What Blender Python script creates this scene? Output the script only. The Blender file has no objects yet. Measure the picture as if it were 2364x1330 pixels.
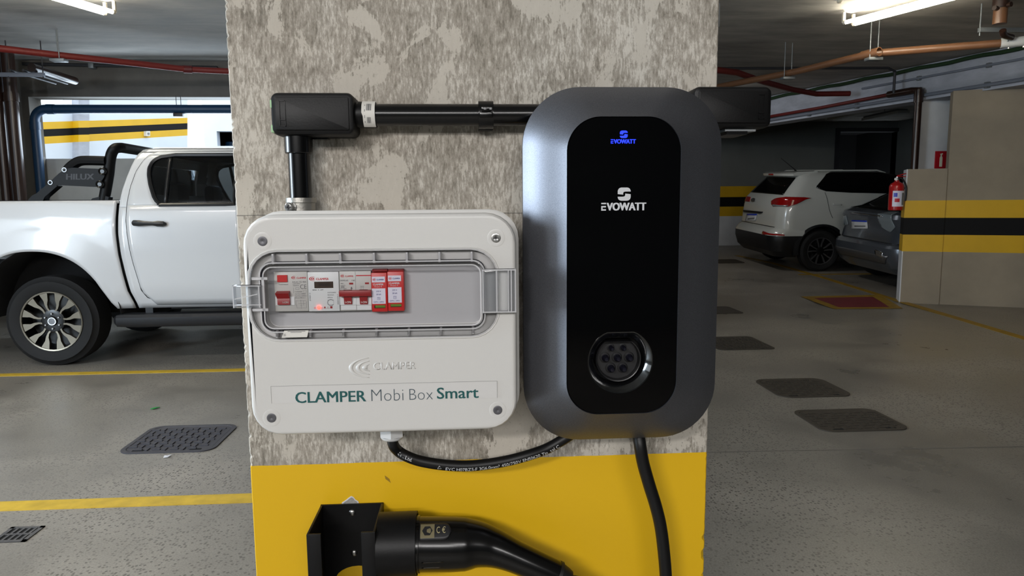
import bpy, bmesh, math, random
from mathutils import Vector, Matrix
from mathutils.bvhtree import BVHTree

random.seed(7)
scene = bpy.context.scene
COL = scene.collection
PI = math.pi

# ---------------------------------------------------------------- camera
FPX, CXP, CYP, CAM = 1600.0, 1182.0, 665.0, Vector((0.0, 0.0, 1.3))
PITCH, YAW, ROLL = 0.121, 0.0625, 0.0078
_fw = Vector((math.sin(YAW) * math.cos(PITCH), math.cos(YAW) * math.cos(PITCH), -math.sin(PITCH)))
_rt = Vector((math.cos(YAW), -math.sin(YAW), 0))
_dn = _fw.cross(_rt)
RT = _rt * math.cos(ROLL) + _dn * math.sin(ROLL)
DN = _dn * math.cos(ROLL) - _rt * math.sin(ROLL)
cam_data = bpy.data.cameras.new('camera')
cam_data.sensor_width = 36.0
cam_data.lens = 36.0 * FPX / 2364.0
cam_data.clip_start = 0.02
cam = bpy.data.objects.new('camera', cam_data)
mw = Matrix((RT, -DN, -_fw)).transposed().to_4x4()
mw.translation = CAM
cam.matrix_world = mw
COL.objects.link(cam)
scene.camera = cam

# ---------------------------------------------------------------- world, exposure, lamps
scene.view_settings.view_transform = 'Standard'
scene.view_settings.look = 'None'
scene.view_settings.gamma = 1.0
scene.view_settings.use_curve_mapping = False
scene.view_settings.exposure = 0.14
try:
    scene.cycles.max_bounces = 8
    scene.cycles.transparent_max_bounces = 24
    scene.cycles.sample_clamp_indirect = 4.0
    scene.cycles.caustics_reflective = False
    scene.cycles.caustics_refractive = False
except Exception:
    pass
world = bpy.data.worlds.new('overcast_sky')
scene.world = world
world.use_nodes = True
bg = world.node_tree.nodes['Background']
bg.inputs[0].default_value = (0.84, 0.93, 1.0, 1)
bg.inputs[1].default_value = 2.3


def area_lamp(name, loc, target, sx, sy, watts, color):
    d = bpy.data.lights.new(name, 'AREA')
    d.shape = 'RECTANGLE'
    d.size, d.size_y = sx, sy
    d.energy, d.color = watts, color
    o = bpy.data.objects.new(name, d)
    o.location = loc
    o.rotation_euler = (Vector(target) - Vector(loc)).to_track_quat('-Z', 'Z').to_euler()
    COL.objects.link(o)
    return o


DAY = (0.72, 0.86, 1.0)
TUBE = (1.0, 0.975, 0.962)
WARM = (1.0, 0.93, 0.80)
# daylight through the openings of the left wall and of the back wall
area_lamp('daylight_left_opening', (-6.15, 0.6, 1.75), (0, 0.6, 1.45), 5.2, 1.7, 660, DAY)
area_lamp('daylight_back_opening', (-3.6, 9.3, 2.26), (-3.2, 3.0, 0.6), 2.6, 0.6, 50, DAY)
# unseen fill lamps added behind the camera and at left; aisle fluorescent at right
area_lamp('fill_behind_camera_left', (-2.0, -3.4, 2.9), (-1.2, 0.0, 0.9), 1.25, 0.3, 82, TUBE)
area_lamp('fill_behind_camera_right', (1.0, -3.6, 2.9), (0.0, 0.4, 1.0), 1.25, 0.3, 26, TUBE)
area_lamp('fill_far_behind_camera', (-0.6, -5.0, 2.9), (-0.3, 0.0, 1.0), 2.5, 0.3, 74, TUBE)
area_lamp('fill_left_aisle', (-3.2, 2.4, 2.96), (-3.2, 2.6, 0), 1.2, 0.16, 46, TUBE)
area_lamp('tube_over_right_bays', (3.3, 10.6, 2.9), (4.6, 11.4, 0.4), 0.12, 1.2, 13, TUBE)


# ---------------------------------------------------------------- pixel -> plane helpers (planning the real places)
def ray(px, py):
    return _fw + RT * ((px - CXP) / FPX) + DN * ((py - CYP) / FPX)


def U(px, py, Y):
    d = ray(px, py)
    return CAM + d * (Y / d.y)


def Zp(px, py, z):
    d = ray(px, py)
    return CAM + d * ((z - CAM.z) / d.z)


SLOPE, SLOPE_Y = 0.05, 8.5


def floor_z(y):
    return max(0.0, (y - SLOPE_Y) * SLOPE)


def FL(px, py):
    p = Zp(px, py, 0)
    if p.y > SLOPE_Y:
        d = ray(px, py)
        p = CAM + d * ((-SLOPE * SLOPE_Y - CAM.z) / (d.z - SLOPE * d.y))
    return p


def rect(px0, px1, py0, py1, Y):
    a, b = U(px0, (py0 + py1) / 2, Y), U(px1, (py0 + py1) / 2, Y)
    c, d = U((px0 + px1) / 2, py0, Y), U((px0 + px1) / 2, py1, Y)
    return a.x, b.x, d.z, c.z


# ---------------------------------------------------------------- materials
def lin(c):
    return tuple(((v / 255) / 12.92 if v <= 10 else (((v / 255) + 0.055) / 1.055) ** 2.4) for v in c)


def nodes_of(name):
    m = bpy.data.materials.new(name)
    m.use_nodes = True
    nt = m.node_tree
    return m, nt, nt.nodes['Principled BSDF'], nt.nodes.new, nt.links.new


def M(name, rgb, rough=0.5, metal=0.0, bump=0.0, bscale=200.0, var=0.0, vscale=20.0, emit=0.0, coat=0.0, spec=None):
    m, nt, p, N, L = nodes_of(name)
    c = lin(rgb)
    p.inputs['Base Color'].default_value = (*c, 1)
    p.inputs['Roughness'].default_value = rough
    p.inputs['Metallic'].default_value = metal
    if spec is not None:
        p.inputs['Specular IOR Level'].default_value = spec
    if coat:
        p.inputs['Coat Weight'].default_value = coat
        p.inputs['Coat Roughness'].default_value = 0.06
    if emit:
        p.inputs['Emission Color'].default_value = (*c, 1)
        p.inputs['Emission Strength'].default_value = emit
    if bump or var:
        tc = N('ShaderNodeTexCoord')
    if bump:
        n = N('ShaderNodeTexNoise'); n.inputs['Scale'].default_value = bscale; n.inputs['Detail'].default_value = 3
        b = N('ShaderNodeBump'); b.inputs['Strength'].default_value = bump; b.inputs['Distance'].default_value = 0.002
        L(tc.outputs['Object'], n.inputs['Vector']); L(n.outputs['Fac'], b.inputs['Height']); L(b.outputs['Normal'], p.inputs['Normal'])
    if var:
        n = N('ShaderNodeTexNoise'); n.inputs['Scale'].default_value = vscale; n.inputs['Detail'].default_value = 5
        r = N('ShaderNodeMapRange'); r.inputs[1].default_value = 0.3; r.inputs[2].default_value = 0.7
        r.inputs[3].default_value = 1 - var; r.inputs[4].default_value = 1 + var
        x = N('ShaderNodeMix'); x.data_type = 'RGBA'; x.blend_type = 'MULTIPLY'; x.inputs['Factor'].default_value = 1
        x.inputs['A'].default_value = (*c, 1)
        L(tc.outputs['Object'], n.inputs['Vector']); L(n.outputs['Fac'], r.inputs[0]); L(r.outputs[0], x.inputs['B'])
        L(x.outputs['Result'], p.inputs['Base Color'])
    return m


def ramp(N, stops, interp='LINEAR'):
    r = N('ShaderNodeValToRGB')
    r.color_ramp.interpolation = interp
    e = r.color_ramp.elements
    while len(e) < len(stops):
        e.new(0.5)
    for k, (pos, col) in enumerate(stops):
        e[k].position = pos
        e[k].color = (*col, 1) if len(col) == 3 else col
    return r


def clear_mat(name, tint=(0.97, 0.97, 0.98), body=0.0, body_rgb=(225, 228, 232), rough=0.04):
    m, nt, p, N, L = nodes_of(name)
    nt.nodes.remove(p)
    out = nt.nodes['Material Output']
    t = N('ShaderNodeBsdfTransparent'); t.inputs[0].default_value = (*tint, 1)
    g = N('ShaderNodeBsdfGlossy'); g.inputs['Roughness'].default_value = rough
    f = N('ShaderNodeFresnel'); f.inputs[0].default_value = 1.45
    mx = N('ShaderNodeMixShader')
    L(f.outputs[0], mx.inputs[0]); L(t.outputs[0], mx.inputs[1]); L(g.outputs[0], mx.inputs[2])
    if body:
        d = N('ShaderNodeBsdfDiffuse'); d.inputs[0].default_value = (*lin(body_rgb), 1)
        m2 = N('ShaderNodeMixShader'); m2.inputs[0].default_value = body
        L(mx.outputs[0], m2.inputs[1]); L(d.outputs[0], m2.inputs[2]); L(m2.outputs[0], out.inputs[0])
    else:
        L(mx.outputs[0], out.inputs[0])
    return m


def pillar_material():
    """scraped plaster over concrete, vertical streaks, the painted yellow band below"""
    m, nt, p, N, L = nodes_of('scraped_plaster_and_yellow_band')
    tc = N('ShaderNodeTexCoord')

    def mapped(sx, sy, sz):
        k = N('ShaderNodeMapping'); k.inputs['Scale'].default_value = (sx, sy, sz)
        L(tc.outputs['Object'], k.inputs['Vector']); return k.outputs[0]

    def noise(vec, s, d=6, r=0.6, dist=0.0):
        n = N('ShaderNodeTexNoise'); n.inputs['Scale'].default_value = s; n.inputs['Detail'].default_value = d
        n.inputs['Roughness'].default_value = r; n.inputs['Distortion'].default_value = dist
        L(vec, n.inputs['Vector']); return n.outputs['Fac']

    def math_(op, a, b):
        k = N('ShaderNodeMath'); k.operation = op
        for i, v in enumerate((a, b)):
            if isinstance(v, (int, float)):
                k.inputs[i].default_value = v
            else:
                L(v, k.inputs[i])
        return k.outputs[0]

    streak = noise(mapped(330, 330, 85), 1.0, 8, 0.74)
    streak2 = noise(mapped(120, 120, 50), 1.0, 7, 0.72, 0.8)
    blotch = noise(mapped(1, 1, 0.75), 13, 5, 0.62, 0.3)
    fine = noise(mapped(1, 1, 1), 230, 4, 0.7)
    base = ramp(N, [(0.405, lin((118, 113, 103))), (0.46, lin((146, 141, 131))), (0.515, lin((168, 163, 154))), (0.565, lin((202, 199, 191)))])
    L(math_('ADD', math_('ADD', math_('MULTIPLY', streak, 0.45), math_('MULTIPLY', streak2, 0.25)), math_('MULTIPLY', blotch, 0.30)), base.inputs[0])
    # smooth lighter plaster left where the scraper missed
    patch = noise(mapped(1, 1, 0.75), 15, 8, 0.60, 0.5)
    pm = ramp(N, [(0.545, (0, 0, 0)), (0.565, (0.9, 0.9, 0.9))])
    L(math_('ADD', patch, math_('MULTIPLY', math_('SUBTRACT', streak, 0.5), 0.22)), pm.inputs[0])
    x1 = N('ShaderNodeMix'); x1.data_type = 'RGBA'
    L(pm.outputs[0], x1.inputs['Factor']); L(base.outputs[0], x1.inputs['A'])
    x1.inputs['B'].default_value = (*lin((192, 188, 179)), 1)
    # dark pits
    pits = ramp(N, [(0.30, (0.62, 0.6, 0.58)), (0.40, (1, 1, 1))])
    L(fine, pits.inputs[0])
    x2 = N('ShaderNodeMix'); x2.data_type = 'RGBA'; x2.blend_type = 'MULTIPLY'; x2.inputs['Factor'].default_value = 0.8
    L(x1.outputs['Result'], x2.inputs['A']); L(pits.outputs[0], x2.inputs['B'])
    # brownish drift
    drift = noise(mapped(1, 1, 0.4), 4, 3)
    dr = ramp(N, [(0.35, (1.0, 0.995, 0.98)), (0.65, (1.0, 0.96, 0.92))])
    L(drift, dr.inputs[0])
    x3 = N('ShaderNodeMix'); x3.data_type = 'RGBA'; x3.blend_type = 'MULTIPLY'; x3.inputs['Factor'].default_value = 1
    L(x2.outputs['Result'], x3.inputs['A']); L(dr.outputs[0], x3.inputs['B'])
    # hairline joint at 1.288 m, yellow paint under 0.974 m
    sep = N('ShaderNodeSeparateXYZ'); L(tc.outputs['Object'], sep.inputs[0])
    wob = math_('MULTIPLY', math_('SUBTRACT', noise(mapped(1, 1, 1), 40, 3), 0.5), 0.0016)
    z = math_('ADD', sep.outputs['Z'], wob)
    joint = math_('LESS_THAN', math_('ABSOLUTE', math_('SUBTRACT', z, 1.2885), 0), 0.0005)
    x4 = N('ShaderNodeMix'); x4.data_type = 'RGBA'
    L(math_('MULTIPLY', joint, 0.65), x4.inputs['Factor']); L(x3.outputs['Result'], x4.inputs['A'])
    x4.inputs['B'].default_value = (0.03, 0.03, 0.03, 1)
    yel = math_('LESS_THAN', z, 0.974)
    x5 = N('ShaderNodeMix'); x5.data_type = 'RGBA'
    L(yel, x5.inputs['Factor']); L(x4.outputs['Result'], x5.inputs['A'])
    x5.inputs['B'].default_value = (*lin((226, 180, 16)), 1)
    L(x5.outputs['Result'], p.inputs['Base Color'])
    rr_ = N('ShaderNodeMix'); rr_.data_type = 'FLOAT'
    L(yel, rr_.inputs['Factor']); rr_.inputs['A'].default_value = 0.75; rr_.inputs['B'].default_value = 0.42
    L(rr_.outputs['Result'], p.inputs['Roughness'])
    bmp = N('ShaderNodeBump'); bmp.inputs['Distance'].default_value = 0.002
    h = math_('ADD', math_('MULTIPLY', streak, 0.7), math_('MULTIPLY', fine, 0.5))
    keep = math_('SUBTRACT', 1.0, math_('MULTIPLY', yel, 0.93))
    keep2 = math_('SUBTRACT', 1.0, math_('MULTIPLY', pm.outputs[0], 0.7))
    L(math_('MULTIPLY', math_('MULTIPLY', keep, keep2), 0.35), bmp.inputs['Strength'])
    L(h, bmp.inputs['Height']); L(bmp.outputs['Normal'], p.inputs['Normal'])
    return m


def concrete(name, rgb, contrast=0.25, scale=2.0, speck=0.0, rough=0.7, speck_scale=160.0, streak=None, bump=0.15, lo=0.0):
    """rgb with cloudy blotches; speck = dark aggregate grains"""
    m, nt, p, N, L = nodes_of(name)
    tc = N('ShaderNodeTexCoord')
    vec = tc.outputs['Object']
    if streak:
        k = N('ShaderNodeMapping'); k.inputs['Scale'].default_value = streak
        L(vec, k.inputs['Vector']); vec = k.outputs[0]
    n1 = N('ShaderNodeTexNoise'); n1.inputs['Scale'].default_value = scale; n1.inputs['Detail'].default_value = 8
    n1.inputs['Roughness'].default_value = 0.62
    L(vec, n1.inputs['Vector'])
    c = lin(rgb)
    r1 = ramp(N, [(0.28, tuple(v * (1 - contrast) for v in c)), (0.5, c), (0.72, tuple(min(1, v * (1 + contrast)) for v in c))])
    L(n1.outputs['Fac'], r1.inputs[0])
    last = r1.outputs[0]
    n2 = N('ShaderNodeTexNoise'); n2.inputs['Scale'].default_value = speck_scale; n2.inputs['Detail'].default_value = 4
    n2.inputs['Roughness'].default_value = 0.65
    L(tc.outputs['Object'], n2.inputs['Vector'])
    if speck:
        v = N('ShaderNodeTexVoronoi'); v.inputs['Scale'].default_value = speck_scale * 0.5
        L(tc.outputs['Object'], v.inputs['Vector'])
        sv = N('ShaderNodeSeparateColor'); L(v.outputs['Color'], sv.inputs[0])
        thr = N('ShaderNodeMapRange'); thr.inputs[1].default_value = 0.40; thr.inputs[2].default_value = 0.48
        thr.inputs[3].default_value = 1; thr.inputs[4].default_value = 0
        L(sv.outputs[0], thr.inputs[0])
        near = N('ShaderNodeMapRange'); near.inputs[1].default_value = 0.30; near.inputs[2].default_value = 0.5
        near.inputs[3].default_value = 1; near.inputs[4].default_value = 0
        L(v.outputs['Distance'], near.inputs[0])
        n3 = N('ShaderNodeTexNoise'); n3.inputs['Scale'].default_value = 1.1; n3.inputs['Detail'].default_value = 4
        L(tc.outputs['Object'], n3.inputs['Vector'])
        dens = N('ShaderNodeMapRange'); dens.inputs[1].default_value = 0.40; dens.inputs[2].default_value = 0.60
        dens.inputs[3].default_value = 0.15; dens.inputs[4].default_value = 1.0
        L(n3.outputs['Fac'], dens.inputs[0])
        a = N('ShaderNodeMath'); a.operation = 'MULTIPLY'; L(thr.outputs[0], a.inputs[0]); L(near.outputs[0], a.inputs[1])
        b = N('ShaderNodeMath'); b.operation = 'MULTIPLY'; L(a.outputs[0], b.inputs[0]); L(dens.outputs[0], b.inputs[1])
        b2 = N('ShaderNodeMath'); b2.operation = 'MULTIPLY'; L(b.outputs[0], b2.inputs[0]); b2.inputs[1].default_value = speck
        x = N('ShaderNodeMix'); x.data_type = 'RGBA'
        L(b2.outputs[0], x.inputs['Factor']); L(last, x.inputs['A']); x.inputs['B'].default_value = (*[v * 0.22 for v in c], 1)
        # light grains
        l1 = ramp(N, [(0.40, (0.86, 0.86, 0.86)), (0.60, (1.14, 1.14, 1.14))])
        L(n2.outputs['Fac'], l1.inputs[0])
        x2 = N('ShaderNodeMix'); x2.data_type = 'RGBA'; x2.blend_type = 'MULTIPLY'; x2.inputs['Factor'].default_value = 1
        L(x.outputs['Result'], x2.inputs['A']); L(l1.outputs[0], x2.inputs['B'])
        last = x2.outputs['Result']
    L(last, p.inputs['Base Color'])
    rn = N('ShaderNodeMapRange'); rn.inputs[1].default_value = 0.3; rn.inputs[2].default_value = 0.7
    rn.inputs[3].default_value = max(0.05, rough - 0.12); rn.inputs[4].default_value = min(1, rough + 0.12)
    L(n1.outputs['Fac'], rn.inputs[0]); L(rn.outputs[0], p.inputs['Roughness'])
    b = N('ShaderNodeBump'); b.inputs['Strength'].default_value = bump; b.inputs['Distance'].default_value = 0.004
    L(n2.outputs['Fac'], b.inputs['Height']); L(b.outputs['Normal'], p.inputs['Normal'])
    return m


MT = {
    'pillar': pillar_material(),
    'floor': concrete('speckled_concrete_floor', (138, 133, 124), 0.32, 1.1, 0.75, 0.36, 150, bump=0.1),
    'ceiling': concrete('formed_concrete_ceiling', (168, 165, 160), 0.34, 0.9, 0, 0.85, 60, streak=(1.6, 5.5, 1)),
    'beam': concrete('dark_concrete_beam', (104, 101, 96), 0.25, 2.2, 0, 0.85, 60, streak=(1, 1, 0.6)),
    'wall_tan': concrete('tan_concrete_wall', (150, 138, 120), 0.18, 1.5, 0, 0.8, 50),
    'wall_grey': concrete('grey_concrete_wall', (118, 120, 116), 0.16, 1.0, 0, 0.8, 40),
    'white_paint': M('white_wall_paint', (214, 216, 218), 0.6, var=0.05, vscale=6),
    'cool_paint': M('pale_blue_white_wall_paint', (214, 222, 232), 0.6, var=0.03, vscale=3),
    'beam_paint_pier_shade': concrete('worn_beam_shaded_pier_paint', (168, 172, 182), 0.22, 3.0, 0, 0.7, 50, streak=(1, 1, 2.4)),
    'grey_paint': M('grey_white_paint', (176, 178, 176), 0.6, var=0.08, vscale=4),
    'yellow': M('yellow_wall_paint', (216, 170, 16), 0.5, var=0.04, vscale=5),
    'bar_black': M('black_powder_coat', (5, 5, 6), 0.5, spec=0.2),
    'black_band': M('black_wall_paint', (12, 12, 13), 0.7, spec=0.25),
    'line_yellow': M('worn_yellow_floor_paint', (205, 170, 52), 0.5, var=0.16, vscale=14),
    'line_dull': M('worn_ochre_floor_paint', (150, 118, 28), 0.55, var=0.2, vscale=10),
    'floor_red': M('worn_red_floor_paint', (118, 44, 48), 0.5, var=0.15, vscale=7),
    'black_gloss': M('glossy_black_plastic', (8, 8, 9), 0.2, spec=0.45),
    'black_satin': M('satin_black_plastic', (8, 8, 9), 0.44, bump=0.05, bscale=500, spec=0.26),
    'black_matt': M('matt_black_rubber', (20, 20, 21), 0.55),
    'cable': M('black_cable_jacket', (12, 12, 13), 0.45, spec=0.35),
    'print_white': M('white_print', (215, 217, 220), 0.5),
    'box_white': M('white_polycarbonate', (212, 211, 208), 0.33, bump=0.05, bscale=900),
    'box_grey': M('light_grey_plastic', (188, 188, 190), 0.4),
    'gland': M('white_nylon', (205, 207, 208), 0.35),
    'clear': clear_mat('clear_polycarbonate'),
    'clear_edge': clear_mat('clear_polycarbonate_edge', (0.93, 0.94, 0.95), 0.10),
    'clear_rib': clear_mat('clear_polycarbonate_rib', (0.97, 0.97, 0.98), 0.46, (250, 250, 252)),
    'reflection_dark': M('dark_reflection_line', (30, 30, 38), 0.2),
    'steel': M('zinc_steel', (170, 170, 168), 0.3, 1.0),
    'screw_dark': M('dull_screw_recess', (96, 96, 100), 0.45, 0.4),
    'cast': M('cast_aluminium', (160, 158, 152), 0.42, 0.85, bump=0.2, bscale=260),
    'module_white': M('module_grey_white', (196, 195, 190), 0.4),
    'module_bright': M('module_white', (226, 229, 229), 0.35),
    'module_shade': M('module_recess_grey', (128, 128, 128), 0.5),
    'red': M('signal_red_plastic', (204, 40, 38), 0.35),
    'red_dark': M('deep_red_plastic', (150, 30, 32), 0.4),
    'print_red': M('red_print', (200, 38, 52), 0.5),
    'print_grey': M('grey_print', (92, 92, 96), 0.6),
    'print_mid': M('mid_grey_print', (140, 140, 142), 0.6),
    'print_blue': M('navy_print', (52, 50, 128), 0.5),
    'label_white': M('white_label', (228, 226, 240), 0.45),
    'sticker': M('white_paper_sticker', (222, 220, 214), 0.6),
    'green_window': M('green_indicator', (96, 128, 34), 0.35),
    'green_sticker': M('pale_green_sticker', (150, 186, 142), 0.5),
    'lcd': M('brown_lcd', (70, 58, 50), 0.15),
    'lcd_digit': M('dark_lcd_segment', (38, 32, 30), 0.3),
    'led_red': M('red_led', (255, 60, 50), 0.4, emit=6.0),
    'led_dim': M('dim_red_led', (200, 46, 46), 0.4, emit=0.4),
    'teal': M('dark_teal_print', (18, 84, 84), 0.5),
    'thin_grey': M('slate_print', (70, 84, 92), 0.5),
    'label_film': M('glossy_label_film', (214, 213, 211), 0.22),
    'glass_black': M('black_glass_panel', (3, 3, 4), 0.06, spec=0.22),
    'gun': None,
    'inlet': M('inlet_black', (22, 22, 24), 0.33),
    'inlet_face': M('inlet_dark_grey', (30, 30, 32), 0.45),
    'inlet_ring': M('gloss_bevel_ring', (12, 13, 14), 0.12, coat=1.0),
    'pin': M('dark_pin', (40, 40, 52), 0.16, 0.6),
    'logo_white': M('silver_white_logo', (205, 208, 212), 0.45),
    'logo_blue': M('lit_blue_logo', (8, 44, 255), 0.4, emit=1.3),
    'car_white': M('white_car_paint', (204, 205, 206), 0.28, coat=0.8),
    'suv_white': M('white_suv_paint', (196, 198, 192), 0.25, coat=0.8),
    'car_grey': M('grey_car_paint', (92, 98, 106), 0.28, 0.55, coat=0.8),
    'car_black': M('black_car_trim', (18, 19, 21), 0.4),
    'car_gap': M('dark_panel_gap', (30, 30, 30), 0.7),
    'tyre': M('tyre_rubber', (14, 14, 15), 0.75, bump=0.1, bscale=120),
    'rim_face': M('machined_alloy', (126, 119, 106), 0.30, 0.9),
    'rim_black': M('gloss_black_alloy', (10, 10, 11), 0.3),
    'rim_grey': M('dark_alloy', (120, 120, 122), 0.35, 0.8),
    'chrome': M('chrome', (210, 212, 214), 0.12, 1.0),
    'lens_red': M('red_lamp_lens', (150, 10, 12), 0.12, coat=1.0),
    'lens_clear': M('clear_lamp_lens', (128, 138, 142), 0.12, coat=1.0),
    'plate_white': M('licence_plate_white', (214, 216, 218), 0.4),
    'plate_blue': M('licence_plate_blue', (28, 60, 190), 0.4),
    'glass_dark': M('dark_tinted_glass', (7, 8, 9), 0.06, spec=0.5),
    'glass_tint': clear_mat('tinted_window_glass', (0.52, 0.56, 0.59)),
    'seat': M('charcoal_seat_fabric', (18, 19, 22), 0.9),
    'pipe_red': M('red_fire_pipe', (118, 34, 28), 0.5),
    'pipe_dark_red': M('dark_red_fire_pipe', (96, 26, 24), 0.5),
    'pipe_blue': M('blue_fire_pipe', (16, 54, 86), 0.45),
    'pipe_brown': M('brown_drain_pipe', (112, 78, 54), 0.30, var=0.08, vscale=3),
    'pipe_umber': M('dark_brown_drain_pipe', (44, 28, 22), 0.28),
    'pipe_white': M('white_pipe_sleeve', (200, 200, 196), 0.45),
    'galv': M('galvanised_strut', (132, 136, 138), 0.45, 0.5),
    'conduit_grey': M('painted_grey_conduit', (120, 126, 138), 0.5),
    'conduit_dark': M('dark_conduit', (44, 44, 48), 0.5),
    'wire_green': M('green_wire_bundle', (28, 54, 26), 0.8),
    'fixture': M('enamel_lamp_body', (214, 214, 210), 0.4),
    'tube_lit': M('lit_fluorescent_tube', (255, 246, 224), 0.4, emit=40.0),
    'socket': M('lampholder_plastic', (216, 206, 186), 0.4),
    'iron': M('cast_iron_cover', (74, 74, 80), 0.55, 0.3, bump=0.3, bscale=90),
    'iron_brown': M('rusty_cast_iron_cover', (66, 60, 52), 0.65, 0.2, bump=0.4, bscale=90),
    'hole': M('dark_opening', (6, 6, 7), 0.9),
    'ext_red': M('extinguisher_red', (176, 24, 26), 0.3, coat=0.5),
    'sign_red': M('red_sign', (176, 20, 34), 0.4),
    'sign_glow': M('pale_cream_print', (226, 224, 200), 0.5),
    'litter_green': M('green_scrap', (34, 150, 66), 0.5),
    'scrap_white': M('white_scrap', (214, 214, 218), 0.6),
}


def gun_metal():
    m, nt, p, N, L = nodes_of('gunmetal_flake_paint')
    tc = N('ShaderNodeTexCoord')
    n = N('ShaderNodeTexNoise'); n.inputs['Scale'].default_value = 1600; n.inputs['Detail'].default_value = 1
    L(tc.outputs['Object'], n.inputs['Vector'])
    r = ramp(N, [(0.3, lin((100, 102, 108))), (0.7, lin((122, 124, 131)))])
    L(n.outputs['Fac'], r.inputs[0]); L(r.outputs[0], p.inputs['Base Color'])
    p.inputs['Metallic'].default_value = 0.85
    p.inputs['Roughness'].default_value = 0.42
    return m


MT['gun'] = gun_metal()


# ---------------------------------------------------------------- geometry helpers
WLOC = {}


class G:
    def __init__(s):
        s.v, s.f, s.m = [], [], []

    def add(s, verts, faces, mi=0):
        o = len(s.v)
        s.v += [tuple(p) for p in verts]
        s.f += [tuple(i + o for i in f) for f in faces]
        s.m += [mi] * len(faces)
        return s

    def box(s, x0, x1, y0, y1, z0, z1, mi=0, b=0.0):
        x0, x1 = min(x0, x1), max(x0, x1); y0, y1 = min(y0, y1), max(y0, y1); z0, z1 = min(z0, z1), max(z0, z1)
        if b > 0:
            bm = bmesh.new()
            bmesh.ops.create_cube(bm, size=1)
            for v in bm.verts:
                v.co = ((x0 + x1) / 2 + v.co.x * (x1 - x0), (y0 + y1) / 2 + v.co.y * (y1 - y0), (z0 + z1) / 2 + v.co.z * (z1 - z0))
            bmesh.ops.bevel(bm, geom=bm.edges[:], offset=b, segments=2, profile=0.5, affect='EDGES')
            s.bm(bm, mi)
            return s
        return s.add([(x, y, z) for z in (z0, z1) for x, y in ((x0, y0), (x1, y0), (x1, y1), (x0, y1))],
                     [(0, 3, 2, 1), (4, 5, 6, 7), (0, 1, 5, 4), (1, 2, 6, 5), (2, 3, 7, 6), (3, 0, 4, 7)], mi)

    def bm(s, bm, mi=0):
        bm.verts.index_update()
        s.add([v.co[:] for v in bm.verts], [[v.index for v in f.verts] for f in bm.faces], mi)
        bm.free()
        return s

    def loft(s, loops, cap0=True, cap1=True, mi=0, closed=True, mis=None):
        n = len(loops[0]); o = len(s.v)
        s.v += [tuple(p) for lp in loops for p in lp]
        for k in range(len(loops) - 1):
            for i in range(n if closed else n - 1):
                j = (i + 1) % n
                s.f.append((o + k * n + i, o + k * n + j, o + (k + 1) * n + j, o + (k + 1) * n + i))
                s.m.append(mis[k] if mis else mi)
        if cap0:
            s.f.append(tuple(o + i for i in reversed(range(n)))); s.m.append(mis[0] if mis else mi)
        if cap1:
            s.f.append(tuple(o + (len(loops) - 1) * n + i for i in range(n))); s.m.append(mis[-1] if mis else mi)
        return s

    def tube(s, path, r, n=12, caps=True, mi=0, closed=False):
        path = [Vector(p) for p in path]
        rs = r if isinstance(r, (list, tuple)) else [r] * len(path)
        loops, prev = [], None
        for i, p in enumerate(path):
            a = path[max(0, i - 1)]; b = path[min(len(path) - 1, i + 1)]
            t = (b - a).normalized()
            if prev is None:
                up = Vector((0, 0, 1)) if abs(t.z) < 0.9 else Vector((1, 0, 0))
                nx = t.cross(up).normalized()
            else:
                nx = (prev - t * prev.dot(t)).normalized()
            ny = t.cross(nx)
            prev = nx
            loops.append([p + (nx * math.cos(2 * PI * k / n) + ny * math.sin(2 * PI * k / n)) * rs[i] for k in range(n)])
        return s.loft(loops, caps, caps, mi)

    def lathe(s, c, axis, prof, n=24, mi=0, mis=None, cap0=False, cap1=False):
        """prof: (along axis, radius)"""
        c = Vector(c); ax = Vector(axis).normalized()
        up = Vector((0, 0, 1)) if abs(ax.z) < 0.9 else Vector((1, 0, 0))
        nx = ax.cross(up).normalized(); ny = ax.cross(nx)
        loops = [[c + ax * a + (nx * math.cos(2 * PI * k / n) + ny * math.sin(2 * PI * k / n)) * r for k in range(n)] for a, r in prof]
        return s.loft(loops, cap0, cap1, mi, mis=mis)

    def prism(s, poly, y0, y1, mi=0):
        """(x,z) polygon between two y planes"""
        return s.loft([[(x, y0, z) for x, z in poly], [(x, y1, z) for x, z in poly]], mi=mi)

    def prism_z(s, poly, z0, z1, mi=0):
        return s.loft([[(x, y, z0) for x, y in poly], [(x, y, z1) for x, y in poly]], mi=mi)

    def xform(s, fn):
        s.v = [tuple(fn(Vector(p))) for p in s.v]
        return s


def link_mesh(g, name, mats, parent=None, origin=None, smooth=0.6, kind=None):
    mats = mats if isinstance(mats, (list, tuple)) else [mats]
    mats = [MT[m] if isinstance(m, str) else m for m in mats]
    if parent is not None:
        org = WLOC[parent.name]
    elif origin is not None:
        org = Vector(origin)
    else:
        xs, ys, zs = zip(*g.v)
        org = Vector(((min(xs) + max(xs)) / 2, (min(ys) + max(ys)) / 2, min(zs)))
    me = bpy.data.meshes.new(name)
    me.from_pydata([(p[0] - org.x, p[1] - org.y, p[2] - org.z) for p in g.v], [], g.f)
    for m in mats:
        me.materials.append(m)
    if len(mats) > 1:
        for p, i in zip(me.polygons, g.m):
            p.material_index = i
    bm = bmesh.new(); bm.from_mesh(me)
    bmesh.ops.recalc_face_normals(bm, faces=bm.faces[:])
    bm.to_mesh(me); bm.free()
    if smooth:
        me.polygons.foreach_set('use_smooth', [True] * len(me.polygons))
        me.set_sharp_from_angle(angle=smooth)
    me.update()
    o = bpy.data.objects.new(name, me)
    COL.objects.link(o)
    if parent is not None:
        o.parent = parent
    else:
        o.location = org
    WLOC[o.name] = org
    if kind:
        o['kind'] = kind
    return o


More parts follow.
